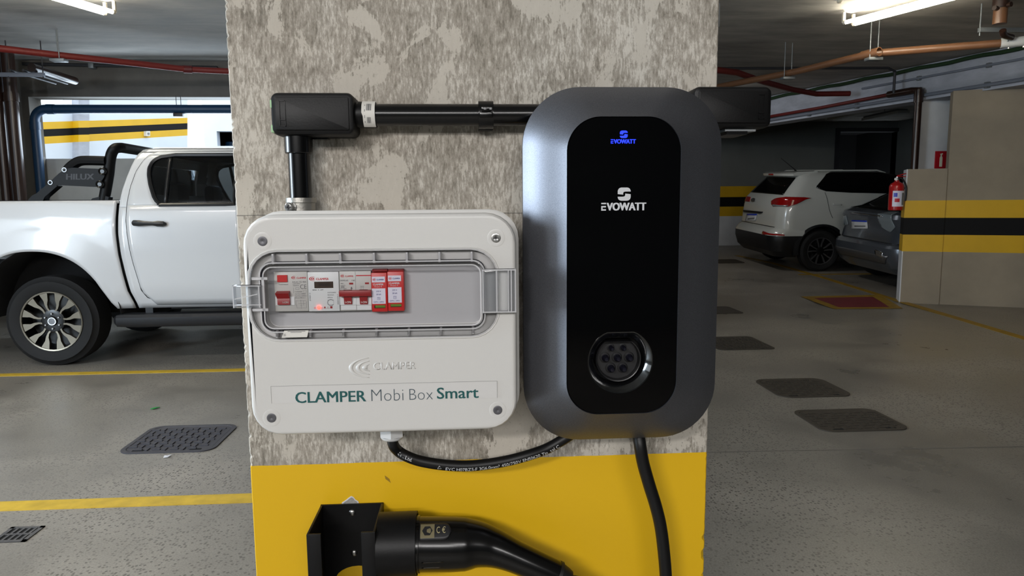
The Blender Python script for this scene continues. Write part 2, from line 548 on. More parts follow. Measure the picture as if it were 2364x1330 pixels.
def tag(o, label, cat, group=None):
    o['label'] = label; o['category'] = cat
    if group:
        o['group'] = group
    return o


def thing(name, label, cat, loc, group=None):
    o = bpy.data.objects.new(name, None)
    o.empty_display_size = 0.05
    o.location = loc
    COL.objects.link(o)
    WLOC[o.name] = Vector(loc)
    return tag(o, label, cat, group)


def part(g, name, mats, parent, label=None, smooth=0.6, kind=None):
    o = link_mesh(g, name, mats, parent, smooth=smooth, kind=kind)
    if label:
        o['label'] = label
    return o


def struct(g, name, mats, parent=None, smooth=0.6):
    o = link_mesh(g, name, mats, parent, origin=None if parent else (0, 0, 0), smooth=smooth)
    if parent is None:
        o['kind'] = 'structure'
    return o


def rr(x0, x1, z0, z1, r, n=6):
    """rounded rectangle loop of (x,z)"""
    out = []
    for cx, cz, a0 in ((x1 - r, z1 - r, 0), (x0 + r, z1 - r, 90), (x0 + r, z0 + r, 180), (x1 - r, z0 + r, 270)):
        for k in range(n + 1):
            a = math.radians(a0 + 90 * k / n)
            out.append((cx + r * math.cos(a), cz + r * math.sin(a)))
    return out


def at_y(loop, y):
    return [(x, y, z) for x, z in loop]


def rbox(g, x0, x1, z0, z1, y_back, y_front, r, e=0.002, mi=0, n=6):
    """rounded-corner slab on the pillar plane, eased front edge; y_front < y_back"""
    ls = [at_y(rr(x0, x1, z0, z1, r, n), y_back), at_y(rr(x0, x1, z0, z1, r, n), y_front + e),
          at_y(rr(x0 + e * 0.3, x1 - e * 0.3, z0 + e * 0.3, z1 - e * 0.3, r - e * 0.3, n), y_front + e * 0.3),
          at_y(rr(x0 + e, x1 - e, z0 + e, z1 - e, max(r - e, 1e-4), n), y_front)]
    return g.loft(ls, mi=mi)


def catmull(pts, n=10):
    pts = [Vector(p) for p in pts]
    out = []
    for i in range(len(pts) - 1):
        p0 = pts[max(0, i - 1)]; p1 = pts[i]; p2 = pts[i + 1]; p3 = pts[min(len(pts) - 1, i + 2)]
        for k in range(n):
            t = k / n
            out.append(0.5 * ((2 * p1) + (p2 - p0) * t + (2 * p0 - 5 * p1 + 4 * p2 - p3) * t * t + (3 * p1 - p0 - 3 * p2 + p3) * t ** 3))
    out.append(pts[-1])
    return out


# lettering --------------------------------------------------------
_glyphs = {}


def glyphs(body, bold=0.0):
    key = (body, bold)
    if key not in _glyphs:
        cu = bpy.data.curves.new('txt', 'FONT')
        cu.body = body
        cu.offset = bold
        cu.resolution_u = 3
        ob = bpy.data.objects.new('txt', cu)
        COL.objects.link(ob)
        dg = bpy.context.evaluated_depsgraph_get()
        dg.update()
        me = bpy.data.meshes.new_from_object(ob.evaluated_get(dg))
        vs = [(v.co.x, v.co.y) for v in me.vertices]
        fs = [tuple(p.vertices) for p in me.polygons]
        bpy.data.objects.remove(ob); bpy.data.curves.remove(cu); bpy.data.meshes.remove(me)
        _glyphs[key] = (vs, fs)
    return _glyphs[key]


def letters(g, body, x0, x1, z0, z1, y, bold=0.0, mi=0, slant=0.0, rot=0):
    """lettering filling the rectangle (x0..x1, z0..z1), facing -Y at plane y"""
    if bold > 0:      # heavier strokes: the same word laid a hair to either side
        H, n_ = z1 - z0, max(1, len(body))
        e = bold * 1.5 * ((x1 - x0) / n_ if not rot else H / n_)
        f_ = e * .5
        for k, (ex, ez) in enumerate(((0, 0), (2 * e, 0), (0, f_), (2 * e, f_), (e, f_ * .5))):
            letters(g, body, x0 + ex - 0, x1 - 2 * e + ex, z0 + ez, z1 - f_ + ez, y - k * .000002, 0.0, mi, slant, rot)
        return g
    vs, fs = glyphs(body, bold)
    if not vs:
        return g
    ax = min(v[0] for v in vs); bx = max(v[0] for v in vs); az = min(v[1] for v in vs); bz = max(v[1] for v in vs)
    out = []
    for a, b in vs:
        u = (a - ax) / (bx - ax); w = (b - az) / (bz - az)
        if rot == 90:   # reads upward
            u, w = 1 - w, u
        out.append((x0 + u * (x1 - x0) + slant * w * (z1 - z0), y, z0 + w * (z1 - z0)))
    return g.add(out, fs, mi)


def swirl(g, x0, x1, z0, z1, y, mi=0, depth=0.0):
    """three nested C arcs that meet at the right, thinning to their ends"""
    W, H = x1 - x0, (z1 - z0) / 2
    zc = (z0 + z1) / 2
    for k, sc in enumerate((1.0, 0.68, 0.36)):
        n = 18
        o, i = [], []
        for j in range(n + 1):
            a = math.radians(94 + 172 * j / n)
            th = 0.15 * (0.25 + math.sin(PI * j / n)) * (1.0 if k < 2 else 1.3)
            cx = x1 - (0.0 if k < 2 else 0.03 * W)
            o.append((cx + W * sc * math.cos(a), zc + H * sc * math.sin(a)))
            i.append((cx + W * (sc - th) * math.cos(a), zc + H * (sc - th * 1.1) * math.sin(a)))
        if depth:
            g.loft([[(p[0], y, p[1]) for p in o + i[::-1]], [(p[0], y - depth, p[1]) for p in o + i[::-1]]], False, False, mi)
            base = y - depth
        else:
            base = y
        g.add([(p[0], base, p[1]) for p in o] + [(p[0], base, p[1]) for p in i],
              [(j, j + 1, n + 2 + j, n + 1 + j) for j in range(n)], mi)
    return g


def bolt_emblem(g, x0, x1, z0, z1, y, mi=0):
    up = [(0, .50), (0, .74), (.05, .88), (.14, .96), (.27, 1), (.73, 1), (.86, .96), (.95, .88), (1, .74), (1, .69), (.60, .69), (.47, .66), (.42, .58), (.42, .45)]
    for poly in (up, [(1 - a, 0.985 - b) for a, b in up]):
        pts = [(x0 + a * (x1 - x0), y, z0 + b * (z1 - z0)) for a, b in poly]
        g.add(pts, [tuple(range(len(pts)))], mi)
    return g


def wordmark(g, x0, x1, z0, z1, y, mi=0):
    """the charger's word: an E of three loose bars, then the other six letters in bold"""
    W, H = x1 - x0, z1 - z0
    e = W * 0.105
    for za, zb, xa in ((0.82, 1.0, 0), (0.41, 0.6, 0), (0.0, 0.19, 0)):
        g.add([(x0 + xa, y, z0 + za * H), (x0 + e, y, z0 + za * H), (x0 + e, y, z0 + zb * H), (x0 + xa, y, z0 + zb * H)], [(0, 1, 2, 3)], mi)
    g.add([(x0, y, z0 + .19 * H), (x0 + e * .3, y, z0 + .19 * H), (x0 + e * .3, y, z0 + .41 * H), (x0, y, z0 + .41 * H)], [(0, 1, 2, 3)], mi)
    letters(g, 'VOWATT', x0 + e * 1.12, x1, z0 - 0.01 * H, z1 + 0.01 * H, y, 0.05, mi)
    return g


def path_letters(g, body, path, start, height, normal_off, toward, bold=0.0, spacing=1.0, up_off=0.0):
    """glyph by glyph along a 3-D path that lies on a plane facing -Y"""
    seg = [0.0]
    for a, b in zip(path, path[1:]):
        seg.append(seg[-1] + (b - a).length)

    def at(s):
        s = max(0, min(seg[-1] - 1e-6, s))
        for i in range(len(seg) - 1):
            if seg[i + 1] >= s:
                t = (s - seg[i]) / (seg[i + 1] - seg[i])
                return path[i].lerp(path[i + 1], t), (path[i + 1] - path[i]).normalized()
    s = start
    for ch in body:
        if ch == ' ':
            s += height * 0.40
            continue
        vs, fs = glyphs(ch, bold)
        ax = min(v[0] for v in vs); bx = max(v[0] for v in vs)
        k = height / 0.72
        w = (bx - ax) * k
        c, t = at(s + w / 2)
        n = Vector((-t.z, 0, t.x))
        if n.z < 0:
            n = -n
        tt = Vector((t.x, 0, t.z)).normalized()
        out = []
        for a, b in vs:
            h = (b - 0.36) * k + up_off
            off = normal_off
            q = c + tt * ((a - ax) * k - w / 2) + n.normalized() * h
            dep = math.sqrt(max(0.0, off * off - h * h))
            out.append((q.x, c.y - dep - 0.0005, q.z))
        g.add(out, fs)
        s += w + height * 0.22 * spacing
    return s

# ================================================================ THE SETTING
CEIL = 3.05
XL, XR, YF, YB = -6.4, 9.6, -5.5, 15.2
WB = 8.93           # plane of the back wall on the left

g = G()
ys = [YF, SLOPE_Y, YB + 4.5]
g.add([(x, y, floor_z(y) if x > 1 else 0) for y in ys for x in (XL - 3.5, 1, 1.01, XR)],
      [(0, 1, 5, 4), (1, 2, 6, 5), (2, 3, 7, 6), (4, 5, 9, 8), (5, 6, 10, 9), (6, 7, 11, 10)])
floor = struct(g, 'floor', 'floor', smooth=0)

g = G()
g.box(XL, XR, YF, WB + 0.25, CEIL, CEIL + 0.2)
g.box(0, XR, WB + 0.25, YB + 0.2, CEIL, CEIL + 0.2)
struct(g, 'ceiling', 'ceiling', smooth=0)

# left wall with the wide daylight opening, front wall behind the photographer, far right wall
g = G()
g.box(XL, XL + 0.2, YF, -2.2, 0, CEIL); g.box(XL, XL + 0.2, -2.2, 3.4, 0, 0.85); g.box(XL, XL + 0.2, -2.2, 3.4, 2.66, CEIL)
g.box(XL, XL + 0.2, 3.4, WB + 0.25, 0, CEIL)
struct(g, 'wall_left', 'wall_grey', smooth=0)
struct(G().box(XL, XR, YF - 0.2, YF, 0, CEIL), 'wall_front', 'wall_grey', smooth=0)
struct(G().box(XR, XR + 0.2, YF, YB + 0.2, 0, CEIL), 'wall_right', 'wall_grey', smooth=0)
struct(G().box(-0.25, 0, WB, YB, 0, CEIL), 'wall_light_stop', 'wall_grey', smooth=0)  # unseen partition, added to close off the light

# back wall on the left: pier, deep lintel beam, parapet under the opening
OX0 = U(72, 300, WB).x
BEAM_Z = U(345, 224, WB).z
g = G()
g.box(XL, OX0, WB, WB + 0.25, 0, CEIL)
g.box(OX0, -0.25, WB, WB + 0.25, BEAM_Z, CEIL)
g.box(-1.4, -0.25, WB, WB + 0.25, 0, BEAM_Z)
wb = struct(g, 'wall_back', 'beam', smooth=0)
PZ = U(180, 366, WB).z
g = G().box(OX0, -1.4, WB + 0.03, WB + 0.2, 0, PZ)
struct(g, 'parapet', 'grey_paint', wb, smooth=0)
g = G().box(U(38, 400, WB).x, U(106, 400, WB).x, WB - 0.05, WB + 0.03, 0, PZ + 0.02)
struct(g, 'parapet_pier', 'beam', wb, smooth=0)

# ---- outside, beyond the opening: wall of the ramp with yellow and black bands
RA, RB = U(95, 300, 12.0), U(432, 295, 15.0)
_rd = Vector((RB.x - RA.x, RB.y - RA.y, 0)).normalized()
_rn = Vector((-_rd.y, _rd.x, 0))      # away from the camera


def on_ramp(px, py, back=0.0):
    d = ray(px, py)
    p0 = Vector((RA.x, RA.y, 0)) + _rn * back
    t = (p0 - CAM).dot(_rn) / d.dot(_rn)
    return CAM + d * t


def ramp_panel(g, quad, thick, mi=0, proud=0.0):
    f = [on_ramp(*q) - _rn * proud for q in quad]
    g.loft([f, [p + _rn * thick for p in f]], mi=mi)


g = G()
rows = ((282, 272), (299, 284.5), (316, 298.5), (333, 313))
f0 = lambda row, px: row[0] + (row[1] - row[0]) * (px - 92) / (432 - 92)
wall_rows = [[60 - 20, 433]]
ramp_panel(g, [(40, 241), (166, 241), (166, f0(rows[0], 166)), (40, f0(rows[0], 40))], 0.2, 0)
ramp_panel(g, [(166, 200), (433, 200), (433, f0(rows[0], 433)), (166, f0(rows[0], 166))], 0.2, 0)
for k, mi in ((0, 1), (1, 2), (2, 1)):
    a, b = rows[k], rows[k + 1]
    ramp_panel(g, [(40, f0(a, 40)), (433, f0(a, 433)), (433, f0(b, 433)), (40, f0(b, 40))], 0.2, mi)
ramp_panel(g, [(40, f0(rows[3], 40)), (433, f0(rows[3], 433)), (433, 700), (40, 700)], 0.2, 0)
rw = struct(g, 'wall_ramp', ['cool_paint', 'yellow', 'black_band'], smooth=0)
g = G()
ramp_panel(g, [(167, 200), (192, 200), (192, f0(rows[0], 180)), (167, f0(rows[0], 170))], 0.14, 0, 0.14)
for k, mi in ((0, 1), (1, 2), (2, 1)):
    a, b = rows[k], rows[k + 1]
    ramp_panel(g, [(167, f0(a, 170)), (192, f0(a, 180)), (192, f0(b, 180)), (167, f0(b, 170))], 0.14, mi, 0.14)
ramp_panel(g, [(167, f0(rows[3], 170)), (192, f0(rows[3], 180)), (192, 620), (167, 620)], 0.14, 0, 0.14)
struct(g, 'wall_pier', ['beam_paint_pier_shade', 'yellow', 'black_band'], rw, smooth=0)  # pier's shaded side put into its greyer upper and lower colour
sw = thing('switch_box', 'small white switch box on the yellow band of the ramp wall', 'switch', on_ramp(336.5, 310))
g = G(); ramp_panel(g, [(332, 303), (341, 303), (341, 314.5), (332, 314.5)], 0.06, 0, 0.06); part(g, 'plate', 'sticker', sw)
g = G(); ramp_panel(g, [(335, 306.5), (338.5, 306.5), (338.5, 311), (335, 311)], 0.02, 0, 0.075); part(g, 'rocker', 'module_shade', sw)
# pale building wall past the ramp with a dark window and a blue drum in it
a, b = U(470, 300, 16.5), U(640, 300, 16.5)
g = G()
w0, w1 = U(500, 303, 16.5), U(560, 337, 16.5)
g.box(a.x, w0.x, 16.5, 16.7, 0, 4.6); g.box(w1.x, b.x + 2, 16.5, 16.7, 0, 4.6); g.box(w0.x, w1.x, 16.5, 16.7, w0.z, 4.6); g.box(w0.x, w1.x, 16.5, 16.7, 0, w1.z)
g.box(w0.x - 0.2, w1.x + 0.2, 17.6, 17.7, w1.z - 0.2, w0.z + 0.2, 1); g.box(w0.x - .3, w0.x - .2, 16.7, 17.7, w1.z - .3, w0.z + .3, 1)
g.box(w1.x + .2, w1.x + .3, 16.7, 17.7, w1.z - .3, w0.z + .3, 1); g.box(w0.x - .3, w1.x + .3, 16.7, 17.7, w0.z + .2, w0.z + .3, 1); g.box(w0.x - .3, w1.x + .3, 16.7, 17.7, w1.z - .3, w1.z - .2, 1)
struct(g, 'wall_outside', ['cool_paint', 'hole'], smooth=0)
c = U(528, 332, 16.9)
g = G().lathe((c.x, 17.15, w1.z - 0.2), (0, 0, 1), [(0, 0.0), (0, 0.16), (0.13, 0.165), (0.15, 0.175), (0.17, 0.165), (0.32, 0.16), (0.34, 0.15), (0.34, 0)], 18)
tag(link_mesh(g, 'drum', 'pipe_blue'), 'blue drum in the dark window of the pale wall outside', 'drum')

# ---- right side: deep beam, tan wall with bands, low pier, white column, dark back wall
BA, BBv = Vector((6.326, 7.707, 0)), Vector((5.084, 11.539, 0))
bd = (BBv - BA).normalized(); bn = Vector((bd.y, -bd.x, 0))
if bn.x < 0:
    bn = -bn
b0, b1 = BA - bd * 5.5, BA + bd * 7.6
g = G()
g.loft([[b0 + Vector((0, 0, 2.6)), b0 + bn * .3 + Vector((0, 0, 2.6)), b0 + bn * .3 + Vector((0, 0, CEIL)), b0 + Vector((0, 0, CEIL))],
        [b1 + Vector((0, 0, 2.6)), b1 + bn * .3 + Vector((0, 0, 2.6)), b1 + bn * .3 + Vector((0, 0, CEIL)), b1 + Vector((0, 0, CEIL))]])
beam = struct(g, 'beam', 'beam_paint_pier_shade', smooth=0)

W0 = Vector((5.50, 8.47, 0)); W2 = Vector((6.88, 7.79, 0))
wd = (W2 - W0).normalized(); wn = Vector((-wd.y, wd.x, 0))      # away from the camera


def on_wall(px, py, back=0.0):
    d = ray(px, py); p0 = W0 + wn * back
    return CAM + d * ((p0 - CAM).dot(wn) / d.dot(wn))


zs = [on_wall(2250, y).z for y in (583, 543, 503, 462)]
s_edge = (on_wall(2174, 600) - W0).dot(wd)
s_top = (on_wall(2196, 300) - W0).dot(wd)


def banded(g, s0, s1, back0, back1, ztop, mats=(0, 1, 2, 1, 0)):
    lv = [0] + zs + [ztop]
    for k in range(5):
        lo = [W0 + wd * s0 + wn * back0, W0 + wd * s1 + wn * back0, W0 + wd * s1 + wn * back1, W0 + wd * s0 + wn * back1]
        g.loft([[p + Vector((0, 0, lv[k])) for p in lo], [p + Vector((0, 0, lv[k + 1])) for p in lo]], mi=mats[k])


g = G(); banded(g, s_edge, 3.6, 0.02, 0.2, 1.70)
lo = [W0 + wd * s_top + wn * .02, W0 + wd * 3.6 + wn * .02, W0 + wd * 3.6 + wn * .2, W0 + wd * s_top + wn * .2]
g.loft([[p + Vector((0, 0, 1.70)) for p in lo], [p + Vector((0, 0, 2.62)) for p in lo]], mi=0)
struct(g, 'wall_side', ['wall_tan', 'yellow', 'black_band'], smooth=0)
g = G(); banded(g, 0.012, s_edge, 0.0, 0.30, 1.69)
pier = struct(g, 'pier', ['wall_tan', 'yellow', 'black_band'], smooth=0)
g = G(); banded(g, 0.0, 0.012, 0.0, 0.30, 1.69)
struct(g, 'pier_end', ['white_paint', 'yellow', 'black_band'], pier, smooth=0)
ca, cb = U(2124, 300, 8.95), U(2196, 300, 8.95)
struct(G().box(ca.x, cb.x, 8.95, 9.03, 0, 2.62), 'column', 'white_paint', smooth=0)

# dark back wall on the right with bands and a dark doorway
zz = [U(1690, y, YB).z for y in (499, 477, 455, 430)]
d0, d1 = U(1932, 345, YB), U(2117, 345, YB); dt = U(2020, 301, YB).z
fz = floor_z(YB)
lv = [0] + zz + [CEIL]
g = G()
for k, mi in enumerate((3, 1, 2, 1, 0)):
    g.box(0, d0.x, YB, YB + 0.2, lv[k], lv[k + 1], mi)
    g.box(d1.x, XR, YB, YB + 0.2, lv[k], lv[k + 1], mi)
g.box(d0.x, d1.x, YB, YB + 0.2, dt, CEIL, 0)
struct(g, 'wall_far', ['wall_grey', 'yellow', 'black_band', 'white_paint'], smooth=0)
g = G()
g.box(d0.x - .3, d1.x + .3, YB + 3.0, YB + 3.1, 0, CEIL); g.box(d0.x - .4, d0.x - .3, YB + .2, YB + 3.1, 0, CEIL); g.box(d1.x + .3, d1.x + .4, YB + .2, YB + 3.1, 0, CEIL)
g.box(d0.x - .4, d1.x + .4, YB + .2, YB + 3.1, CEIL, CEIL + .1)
struct(g, 'wall_store', M('store_shade', (13, 13, 14), .95), smooth=0)  # darkness of the unlit room painted in as near-black walls
g = G().box(d0.x - .05, d0.x + .04, YB - .05, YB + .2, fz, dt + .05).box(d1.x - .04, d1.x + .05, YB - .05, YB + .2, fz, dt + .05).box(d0.x + .04, d1.x - .04, YB - .05, YB + .2, dt - .03, dt + .05)
struct(g, 'door_1', 'conduit_dark', smooth=0)

# ---- floor paint (children of the floor)


def stripe(pts, w, mat, name='painted_line', lift=0.003):
    g = G()
    L_, R_ = [], []
    for i, p in enumerate(pts):
        a = pts[max(0, i - 1)]; b = pts[min(len(pts) - 1, i + 1)]
        t = Vector((b[0] - a[0], b[1] - a[1], 0)).normalized(); n = Vector((-t.y, t.x, 0)) * w / 2
        z = floor_z(p[1]) if p[0] > 1 else 0
        L_.append(Vector((p[0], p[1], z + lift)) + n); R_.append(Vector((p[0], p[1], z + lift)) - n)
    dz = Vector((0, 0, lift + 0.002))
    loops = [[l, r, r - dz, l - dz] for l, r in zip(L_, R_)]
    g.loft(loops)
    return struct(g, name, mat, floor, smooth=0)


stripe([(-6.1, 5.545), (0, 5.53)], 0.085, 'line_yellow')
stripe([(-6.1, 3.035), (-.55, 3.035)], 0.098, 'line_yellow')
pts = [FL(x, y) for x, y in ((1700, 590), (1778, 606), (1900, 641), (2059, 690), (2200, 732), (2364, 781))]
pts.append(pts[-1] + (pts[-1] - pts[-2]) * 1.5)
stripe([(p.x, p.y) for p in pts], 0.10, 'line_dull')
a, b = FL(1640, 577), FL(1665, 580)
stripe([(5.35, 10.9), (7.0, 10.86)], 0.10, 'line_dull')
# fire extinguisher keep-clear square
q = [FL(1848, 685), FL(2030, 681), FL(2085, 713), FL(1925, 714)]
cx = sum(p.x for p in q) / 4; cy = sum(p.y for p in q) / 4
inner = [Vector((cx + (p.x - cx) * .74, cy + (p.y - cy) * .74, 0)) for p in q]
zf = lambda p: floor_z(p.y)
g = G()
ou = [Vector((p.x, p.y, zf(p) + .003)) for p in q]; inn = [Vector((p.x, p.y, zf(p) + .003)) for p in inner]
g.add(ou + inn, [(0, 1, 5, 4), (1, 2, 6, 5), (2, 3, 7, 6), (3, 0, 4, 7)])
struct(g, 'painted_border', 'line_dull', floor, smooth=0)
struct(G().add([p + Vector((0, 0, .0005)) for p in inn], [(0, 1, 2, 3)]), 'painted_square', 'floor_red', floor, smooth=0)
# construction joint on the right
g = G()
a, b = FL(1500, 1048), FL(2364, 1032)
g.add([a + Vector((0, 0, .001)), b + Vector((0, 0, .001)), b + Vector((0, .011, .001)), a + Vector((0, .011, .001))], [(0, 1, 2, 3)])
struct(g, 'floor_joint', concrete('joint_filler', (124, 120, 113), 0.2, 8), floor, smooth=0)

# ================================================================ THE PILLAR
YP = 0.86
PX0, PX1 = -0.279, 0.309
g = G()
loops = []
rnd = random.Random(5)
nz = 900
for k in range(nz + 1):
    z = CEIL * k / nz
    if 0.7 < z < 1.7:
        pass
    a = 0.0010 + abs(rnd.gauss(0, 0.0007)) * (1 if z > .974 else .25) + (0.0022 if rnd.random() < 0.10 and z > .974 else 0)
    b = 0.0010 + abs(rnd.gauss(0, 0.0005)) + (0.003 if 0.80 < z < 0.86 and rnd.random() < .5 else 0)
    loops.append([(PX0, YP + 0.5, z), (PX0, YP + a * 1.3, z), (PX0 + a, YP, z), (PX1 - b, YP, z), (PX1, YP + b, z), (PX1, YP + 0.5, z)])
g.loft(loops)
pillar = struct(g, 'pillar', 'pillar', smooth=0.3)
# bare patch where the paint flaked above the holster, with a white plaster rim
chip = [(784, 1172), (790, 1160), (799, 1154), (805, 1149), (811, 1145), (817, 1148), (820, 1153), (827, 1157), (829, 1163), (835, 1166), (838, 1172)]


def pill(px, py, d=0.0):
    return U(px, py, YP - d)


def chip_poly(grow):
    cx_, cz_ = pill(811, 1164).x, pill(811, 1164).z
    out = []
    for x, y in chip:
        p = pill(x, y); out.append((cx_ + (p.x - cx_) * grow, cz_ + (p.z - cz_) * grow))
    return out


g = G().prism(chip_poly(1.0), YP - .0004, YP + .001); struct(g, 'flaked_rim', 'scrap_white', pillar, smooth=0)
g = G().prism(chip_poly(0.84), YP - .0008, YP + .001); struct(g, 'flaked_patch', concrete('bare_patch', (150, 148, 144), .35, 60, bump=.3), pillar, smooth=0)
g = G().prism([(pill(x, y).x, pill(x, y).z) for x, y in ((888, 1098), (893, 1101), (899, 1106), (902, 1115), (896, 1110), (890, 1106))], YP - .0003, YP + .001)
struct(g, 'scuff', M('scuff_brown', (150, 116, 22), .6), pillar, smooth=0)
# slim cover strip on the pillar's right flank
a, b = U(1665, 22, YP + .05), U(1665, 76, YP + .05)
g = G().box(PX1, PX1 + .0085, YP + .02, YP + .07, b.z, a.z, 0, .001)
cs = link_mesh(g, 'cable_cover', 'galv'); tag(cs, 'short grey cable cover on the right flank of the concrete pillar', 'cover')

# ================================================================ CONDUIT RUN ON THE PILLAR
# conduit bodies (black boxes)


def lid_bits(t, x0, x1, z0, z1, yf, left):
    """raised lid with a moulded word frame near one end"""
    g = G(); rbox(g, x0 + .0055, x1 - .0055, z0 + .0055, z1 - .0055, yf + .001, yf - .0018, .0015, .0006)
    lid = part(g, 'lid', 'black_satin', t)
    fx = x0 + .014 if left else x1 - .014
    zc = (z0 + z1) / 2
    h = (z1 - z0) * .30
    g = G()
    w = .0034
    for a0, a1, c0, c1 in ((fx - w, fx + w, zc - h, zc - h + .0006), (fx - w, fx + w, zc + h - .0006, zc + h), (fx - w, fx - w + .0006, zc - h, zc + h), (fx + w - .0006, fx + w, zc - h, zc + h),
                           (fx - w, fx + w, zc - h + .0068, zc - h + .0074)):
        g.box(a0, a1, yf - .0028, yf - .0020, c0, c1)
    part(g, 'moulded_frame', 'black_gloss', lid)
    return lid


t1 = thing('junction_box', 'black conduit box on the left of the pillar with pale green stickers', 'junction box', (-.17, YP, 1.374))
x0, x1, z0, z1 = rect(624, 817, 213, 312, .817)
JB = (x0, x1, z0, z1)
g = G(); rbox(g, x0, x1, z0, z1, YP - .0005, .817, .008, .0045); part(g, 'body', 'black_satin', t1)
lid_bits(t1, x0, x1, z0, z1, .817, True)
for py0, py1 in ((229, 249), (287, 306)):
    a = U(627, py0, .816); b = U(627, py1, .816)
    g = G().box(x0 - .0006, x0 + .0042, .8183, .834, b.z, a.z, 0, .0012); part(g, 'sticker', 'green_sticker', t1)
g = G()
for px in (700, 740):
    pass
a, b = U(745, 323, .845), U(800, 316, .845)
g.prism(rr(U(723, 320, .857).x, U(760, 320, .857).x, U(740, 323, .857).z, z0, .0005), YP - .012, YP); part(g, 'foot', 'black_gloss', t1)

t2 = thing('junction_box', 'black conduit box on the pillar corner behind the charger', 'junction box', (.31, YP, 1.383))
x0, x1, z0, z1 = rect(1602, 1783, 199, 295, .822)
JR = (x0, x1, z0, z1)
g = G(); rbox(g, x0, x1, z0, z1, YP - .0005 + .001, .822, .008, .0045); part(g, 'body', 'black_satin', t2)
lid_bits(t2, x0, x1, z0, z1, .822, False)
g = G().box(PX1 + .0005, x1 - .016, YP - .03, YP + .012, z0 - .0035, z0 - .0004); part(g, 'bracket', 'galv', t2)
g = G().box(PX1 + .0005, x1 - .028, YP - .035, YP + .01, z0 - .0075, z0 - .0036); part(g, 'nut_strip', 'black_gloss', t2)

# horizontal conduit
YC = .838
za = (U(1000, 240, .838 - .0).z + U(1000, 291, .838).z) / 2
PR = (U(1000, 240, .838).z - U(1000, 291, .838).z) / 2
ZH = za
th = thing('conduit', 'glossy black horizontal conduit running behind the charger', 'conduit', (0, YC, ZH))
g = G().tube([(JB[1] + .012, YC, ZH), (JR[0] + .004, YC, ZH)], PR, 28); part(g, 'pipe', 'black_gloss', th)
cx1 = U(868, 265, .825).x
g = G().lathe((JB[1] - .001, YC, ZH), (1, 0, 0), [(0, PR + .0012), (.004, PR + .0014), (.004, PR + .0025), (cx1 - JB[1] - .001, PR + .0025), (cx1 - JB[1], PR + .0015), (cx1 - JB[1], PR)], 28)
cp = part(g, 'coupling', 'black_satin', th)
# barcode label wrapped on the coupling
lx0, lx1 = U(832, 265, .815).x, U(863, 265, .815).x
g = G(); n = 10
rad = PR + .0029
loops = []
for k in range(n + 1):
    a = math.radians(-68 + 142 * k / n)      # from below front to the top
    loops.append([(lx0 + (.0014 if k < n / 2 else 0), YC - rad * math.cos(a), ZH + rad * math.sin(a)), (lx1, YC - rad * math.cos(a), ZH + rad * math.sin(a))])
g.loft(loops, False, False, closed=False)
lab = part(g, 'label', 'sticker', th, 'white barcode label')
g = G()


def on_cyl(g, u0, u1, a0, a1, rr_=PR + .0031):
    ls = []
    for k in range(4):
        a = math.radians(a0 + (a1 - a0) * k / 3)
        ls.append([(lx0 + (lx1 - lx0) * u0, YC - rr_ * math.cos(a), ZH + rr_ * math.sin(a)), (lx0 + (lx1 - lx0) * u1, YC - rr_ * math.cos(a), ZH + rr_ * math.sin(a))])
    g.loft(ls, False, False, closed=False)


rb = random.Random(3)
u = .36
while u < .72:
    w = rb.choice((.02, .035, .05)); on_cyl(g, u, u + w, 12, 46); u += w + rb.choice((.02, .035))
u = .40
while u < .7:
    w = rb.choice((.02, .04)); on_cyl(g, u, u + w, -42, -16); u += w + .03
on_cyl(g, .22, .26, -40, 40)
part(g, 'barcode', 'print_grey', lab)

# conduit clip
x0, x1 = U(1105, 265, .82).x, U(1140, 265, .82).x
tc_ = thing('conduit_clip', 'black snap clip holding the horizontal conduit', 'clip', ((x0 + x1) / 2, YP, ZH - PR))
g = G(); prof = []
ro, ri = PR + .0034, PR + .0004
ang = [math.radians(-100 + 200 * k / 16) for k in range(17)]
outer = [(YC - ro * math.cos(a), ZH + ro * math.sin(a)) for a in ang]; innr = [(YC - ri * math.cos(a), ZH + ri * math.sin(a)) for a in ang]
poly = outer + innr[::-1]
g.loft([[(x0, y, z) for y, z in poly], [(x1, y, z) for y, z in poly]], True, True)
band = part(g, 'band', 'black_gloss', tc_)
g = G().box(x0, x1, YC + .006, YP, ZH - PR - .004, ZH + PR + .004, 0, .001); part(g, 'saddle', 'black_satin', tc_)
g = G().box(x0 + .003, x1 - .003, YC - ro - .0034, YC - ro + .003, ZH + .002, ZH + .0075, 0, .001).box(x0 + .001, x1 - .001, YC - ro - .0022, YC - ro + .003, ZH - .0045, ZH + .0018, 0, .0008)
part(g, 'latch', 'black_gloss', band)
for dx in (.006, .0125):
    g = G().box(x0 + dx, x0 + dx + .003, YC - ro - .0038, YC - ro - .003, ZH + .0035, ZH + .0062, 0, .0004); part(g, 'catch', 'module_shade', band)

